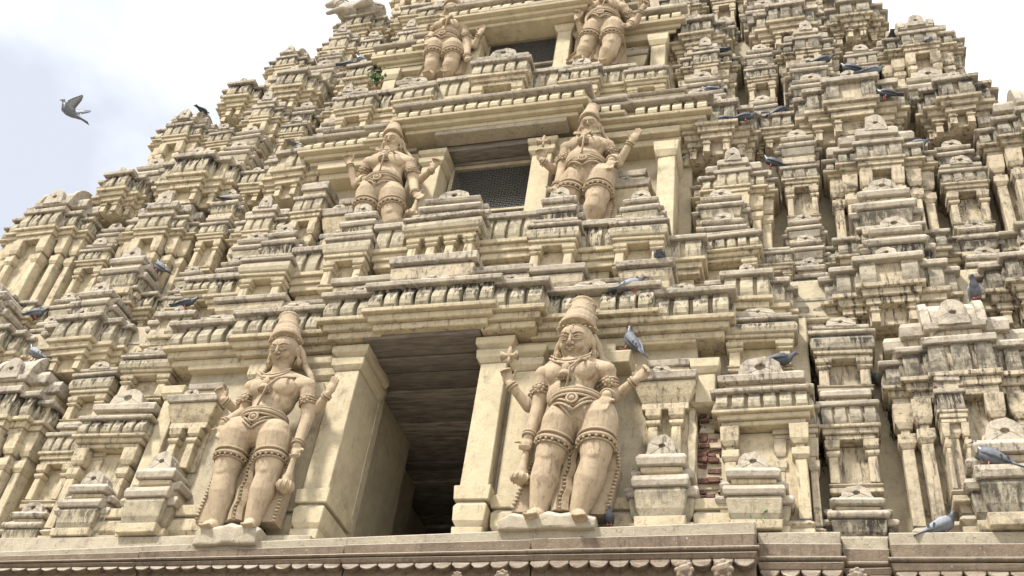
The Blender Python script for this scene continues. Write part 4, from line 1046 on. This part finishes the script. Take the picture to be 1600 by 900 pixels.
#BIRDS#
# ------------------------------------------------------------------ bull on the roof, plants, small things
p = P(552, 22, 1.42); root = empty('bull_statue', (p.x, p.y, p.z-.1)); tag(root, 'pale reclining stone bull on the left skyline at the top edge', 'bull statue')
B = MB()
B.cap(p+Vector((-.12, 0, .06)), p+Vector((.34, .05, .04)), .15, .16); B.ell(p+Vector((-.05, 0, .20)), (.10, .09, .09))
B.cap(p+Vector((-.16, 0, .12)), p+Vector((-.30, -.02, .30)), .12, .085); B.cap(p+Vector((-.32, -.02, .33)), p+Vector((-.46, -.04, .27)), .085, .05)
for sg in (-1, 1):
    B.tube([p+Vector((-.30, sg*.06, .38)), p+Vector((-.32, sg*.12, .46)), p+Vector((-.36, sg*.10, .54))], [.03, .024, .01], 8)
    B.ell(p+Vector((-.25, sg*.12, .35)), (.03, .07, .025))
    B.cap(p+Vector((-.12, sg*.13, -.02)), p+Vector((-.34, sg*.13, -.08)), .05, .035); B.cap(p+Vector((.28, sg*.15, .02)), p+Vector((.12, sg*.18, -.08)), .09, .04)
B.tube([p+Vector((.46, .05, .06)), p+Vector((.52, -.08, -.02)), p+Vector((.42, -.16, -.07))], [.025, .02, .02], 8)
B.build('body', 'roof', root, remesh=.016, sm=2, smooth=True, jit=0)
Q = MB(); Q.ring(p+Vector((-.22, -.01, .2)), (-.6, 0, .8), .125, .014, 20, 6); Q.ring(p+Vector((.1, .02, .05)), (1, 0, 0), .165, .014, 22, 6)
Q.build('carved_straps', 'roof', root, bevel=0, smooth=True, jit=0)

def sprout(name, label, px, py, Y, n, size, mat='leaf', seed=1):
    rnd = random.Random(seed); c0 = P(px, py, Y); root = empty(name, c0); tag(root, label, 'plant')
    st = MB(); lf = MB()
    for i in range(n):
        a = rnd.uniform(-2.6, -.5); ln = size*rnd.uniform(.5, 1.1)
        tip = c0+Vector((math.cos(a)*ln*.8, math.sin(a)*ln*.5, ln*rnd.uniform(.3, 1)))
        st.tube([c0, (c0+tip)/2+Vector((0, 0, ln*.12)), tip], [.006, .004, .002], 5)
        for k in range(4):
            q = c0.lerp(tip, .45+.18*k); ang = rnd.uniform(0, 6.28); L_ = size*rnd.uniform(.22, .38)
            d = Vector((math.cos(ang), -.5, math.sin(ang)*.7)).normalized(); w_ = d.orthogonal().normalized()*L_*.32; nn = d.cross(w_).normalized()*.004
            lf.rings([[q-nn*.2, q+nn*.2, q+nn*.3], [q+d*L_*.35-w_, q+d*L_*.4+nn*3, q+d*L_*.35+w_], [q+d*L_*.7-w_*.7, q+d*L_*.7+nn*3, q+d*L_*.7+w_*.7], [q+d*L_-w_*.05, q+d*L_+nn, q+d*L_+w_*.05]])
    st.build('stems', 'stem', root, bevel=0, jit=0); o = lf.build('leaves', mat, root, bevel=0, jit=0, smooth=True); o['kind'] = 'stuff'
sprout('wall_plant', 'light green broad leaved plant sprouting from the ledges at upper left', 588, 135, .9, 6, .26)
sprout('wall_plant', 'small dark green weed growing on the bottom ledge near the right statue shrines', 1186, 825, -.06, 5, .10, seed=4)
sprout('wall_plant', 'thin green shoot beside the small weed on the bottom ledge', 1198, 805, -.04, 3, .10, seed=9)
BIRDS = [
    ('grey pigeon on the small shrine roof at the right edge, tail drooping right', (1.164, -0.115, 5.474), 170, 14, 'grey', 1.02),
    ('pale winged pigeon with green neck standing on the bottom ledge at right', (0.828, -0.022, 5.027), 12, 10, 'blue', 0.98),
    ("black pigeon on the bottom ledge beside the right guardian's feet", (-1.358, -0.159, 5.059), -80, 0, 'dark', 0.66),
    ('dark pigeon lying flat on a ledge right of the broken brick pillar, upper', (-0.171, 0.039, 6.489), 0, -12, 'dark', 0.95),
    ('blue grey pigeon leaning left off a ledge, tail raised to the right', (0.634, 0.372, 6.488), 185, -8, 'blue', 0.95),
    ('pigeon facing outward on the large stepped shrine roof at the right edge', (1.367, 0.200, 7.163), -95, 0, 'blue', 0.95),
    ('grey pigeon seen from behind, on the parapet right of the middle window', (-1.085, -0.063, 7.570), 95, 10, 'grey', 0.92),
    ("mottled blue pigeon on the cornice above the right guardian's crown", (-1.308, -0.106, 7.228), 12, 4, 'blue', 0.95),
    ('grey pigeon on a left hand shrine, facing left with its tail hanging down right', (-6.729, 0.587, 8.586), 175, 16, 'grey', 1.00),
    ('small pigeon near the left edge, above the purple necked one', (-7.989, 0.522, 7.997), 15, 0, 'grey', 0.85),
    ('purple necked pigeon on the curved shrine roof at the left edge', (-7.369, 0.188, 7.147), 185, 6, 'blue', 0.95),
    ('dark pigeon on top of the left skyline shrines', (-7.494, 0.997, 11.842), 80, 0, 'dark', 0.90),
    ('dark pigeon tucked low in a gap left of the door cornice', (-5.766, 0.093, 7.599), 5, -6, 'dark', 0.80),
    ('grey pigeon left of the pot bellied guardian, half hidden', (-5.563, 0.594, 10.400), 80, 0, 'grey', 0.90),
    ('dark pigeon beside a round gable in the left middle shrines', (-6.292, 0.726, 9.723), 60, 4, 'dark', 0.85),
    ('right bird of a pair resting on left skyline shrines', (-7.130, 0.619, 9.651), 20, 0, 'grey', 0.85),
    ('left bird of a pair resting on left skyline shrines', (-7.276, 0.620, 9.650), 170, 0, 'dark', 0.85),
    ('grey pigeon highest at the left, under the stone bull', (-5.324, 0.974, 12.472), 200, 0, 'grey', 0.95),
    ('dark pigeon at upper left, just left of the light green plant', (-5.479, 0.938, 12.375), 20, 0, 'dark', 0.90),
    ("left one of two dark pigeons huddled right of the middle guardian's cornice", (-0.572, 0.567, 10.002), 175, -10, 'dark', 0.95),
    ("right one of two dark pigeons huddled right of the middle guardian's cornice", (-0.380, 0.567, 10.002), 5, -10, 'dark', 0.95),
    ('dark pigeon under an overhang, just right of the huddled pair', (-0.168, 0.789, 10.261), 185, -8, 'dark', 0.90),
    ('black pigeon with raised head and drooping tail, below the huddled pair', (-0.138, 0.719, 9.440), 175, 14, 'dark', 0.98),
    ('dark pigeon leaning up to the right in the upper right shrines', (0.002, 0.789, 10.282), 15, 18, 'dark', 1.00),
    ("dark pigeon on the ledge level with the second cornice's right corner", (-0.732, 0.764, 10.742), 175, 0, 'dark', 0.95),
    ('dark pigeon in the recess right of the topmost niche', (-0.679, 1.001, 11.729), 160, 0, 'dark', 0.95),
    ('pale pigeon facing outward in the recess right of the topmost niche', (-0.580, 1.036, 11.707), -85, 0, 'blue', 0.85),
    ('long dark pigeon lying flat near the top, right of centre', (0.463, 0.865, 11.143), 0, -10, 'dark', 1.00),
    ('dark pigeon with head left and tail down, upper right shrines', (0.702, 0.553, 10.556), 170, 10, 'dark', 1.00),
    ('upright pigeon on the right skyline with wings up', (1.602, 0.938, 11.338), 60, 30, 'grey', 0.95),
    ('dark pigeon just left of the upright skyline pigeon', (1.229, 0.993, 11.562), 90, 0, 'dark', 0.90),
    ('grey pigeon lying on a shrine roof below the right skyline', (0.903, 0.517, 10.439), 5, -8, 'grey', 1.00),
    ('pale pigeon at the very top edge, right of centre', (0.738, 0.958, 12.354), 20, 0, 'blue', 0.90),
    ('grey pigeon lying flat on a roof by a narrow recess, at right', (1.213, 0.633, 9.415), 0, -10, 'grey', 0.95),
    ('dark pigeon in shade below the one lying under the skyline', (1.012, 0.527, 10.079), 180, 0, 'dark', 0.90),
]
for k_, (lab, ps, yaw, pi, pal, sc) in enumerate(BIRDS): bird(lab, ps, yaw, pi, pal, sc*(.76 if ps[2] > 9 else .88), roll=(k_*37 % 11)-5)
# bracket and the pigeon that hangs over it
pb = P(962, 552, -.08); b = MB(); b.loft(pb.x-.14, pb.x+.13, -.10, .2, [(pb.z-.09, -.02), (pb.z, .0), (pb.z+.02, .0)]); b.build('bracket_block', 'clean', tower)
bird('grey pigeon bending over a block right of the big right guardian\'s crown', (pb.x+.08, -.06, pb.z+.02), 150, 38, 'grey', 1.0)
# the pigeon in flight
p = P(104, 186, -.2); fb = bird('grey pigeon in flight with raised pale wings, alone in the sky at left', p, 205, 6, 'grey', 1.1, roll=-18)
for ch in list(fb.children):
    if ch.name.split('.')[0] in ('wing', 'legs', 'wing_bars'): bpy.data.objects.remove(ch)
fb['group'] = 'pigeons perched on the tower'; del fb['group']
for sg in (-1, 1):
    wm = MB(); rs = []
    for t, ch_, x0 in ((0, .12, .05), (.25, .13, .06), (.5, .125, .03), (.75, .09, -.03), (1, .03, -.10)):
        y0 = sg*(.04+t*.12); z0 = .10+t*.15
        rs.append([(x0, y0, z0), (x0-ch_*.5, y0+sg*.006, z0+.008), (x0-ch_, y0, z0-.01), (x0-ch_*.5, y0-sg*.004, z0-.004)])
    wm.rings(rs); wo = wm.build('wing', 'pale', fb, bevel=0, jit=0, smooth=True, origin=(0,0,0)); wo.location = (0, 0, 0)
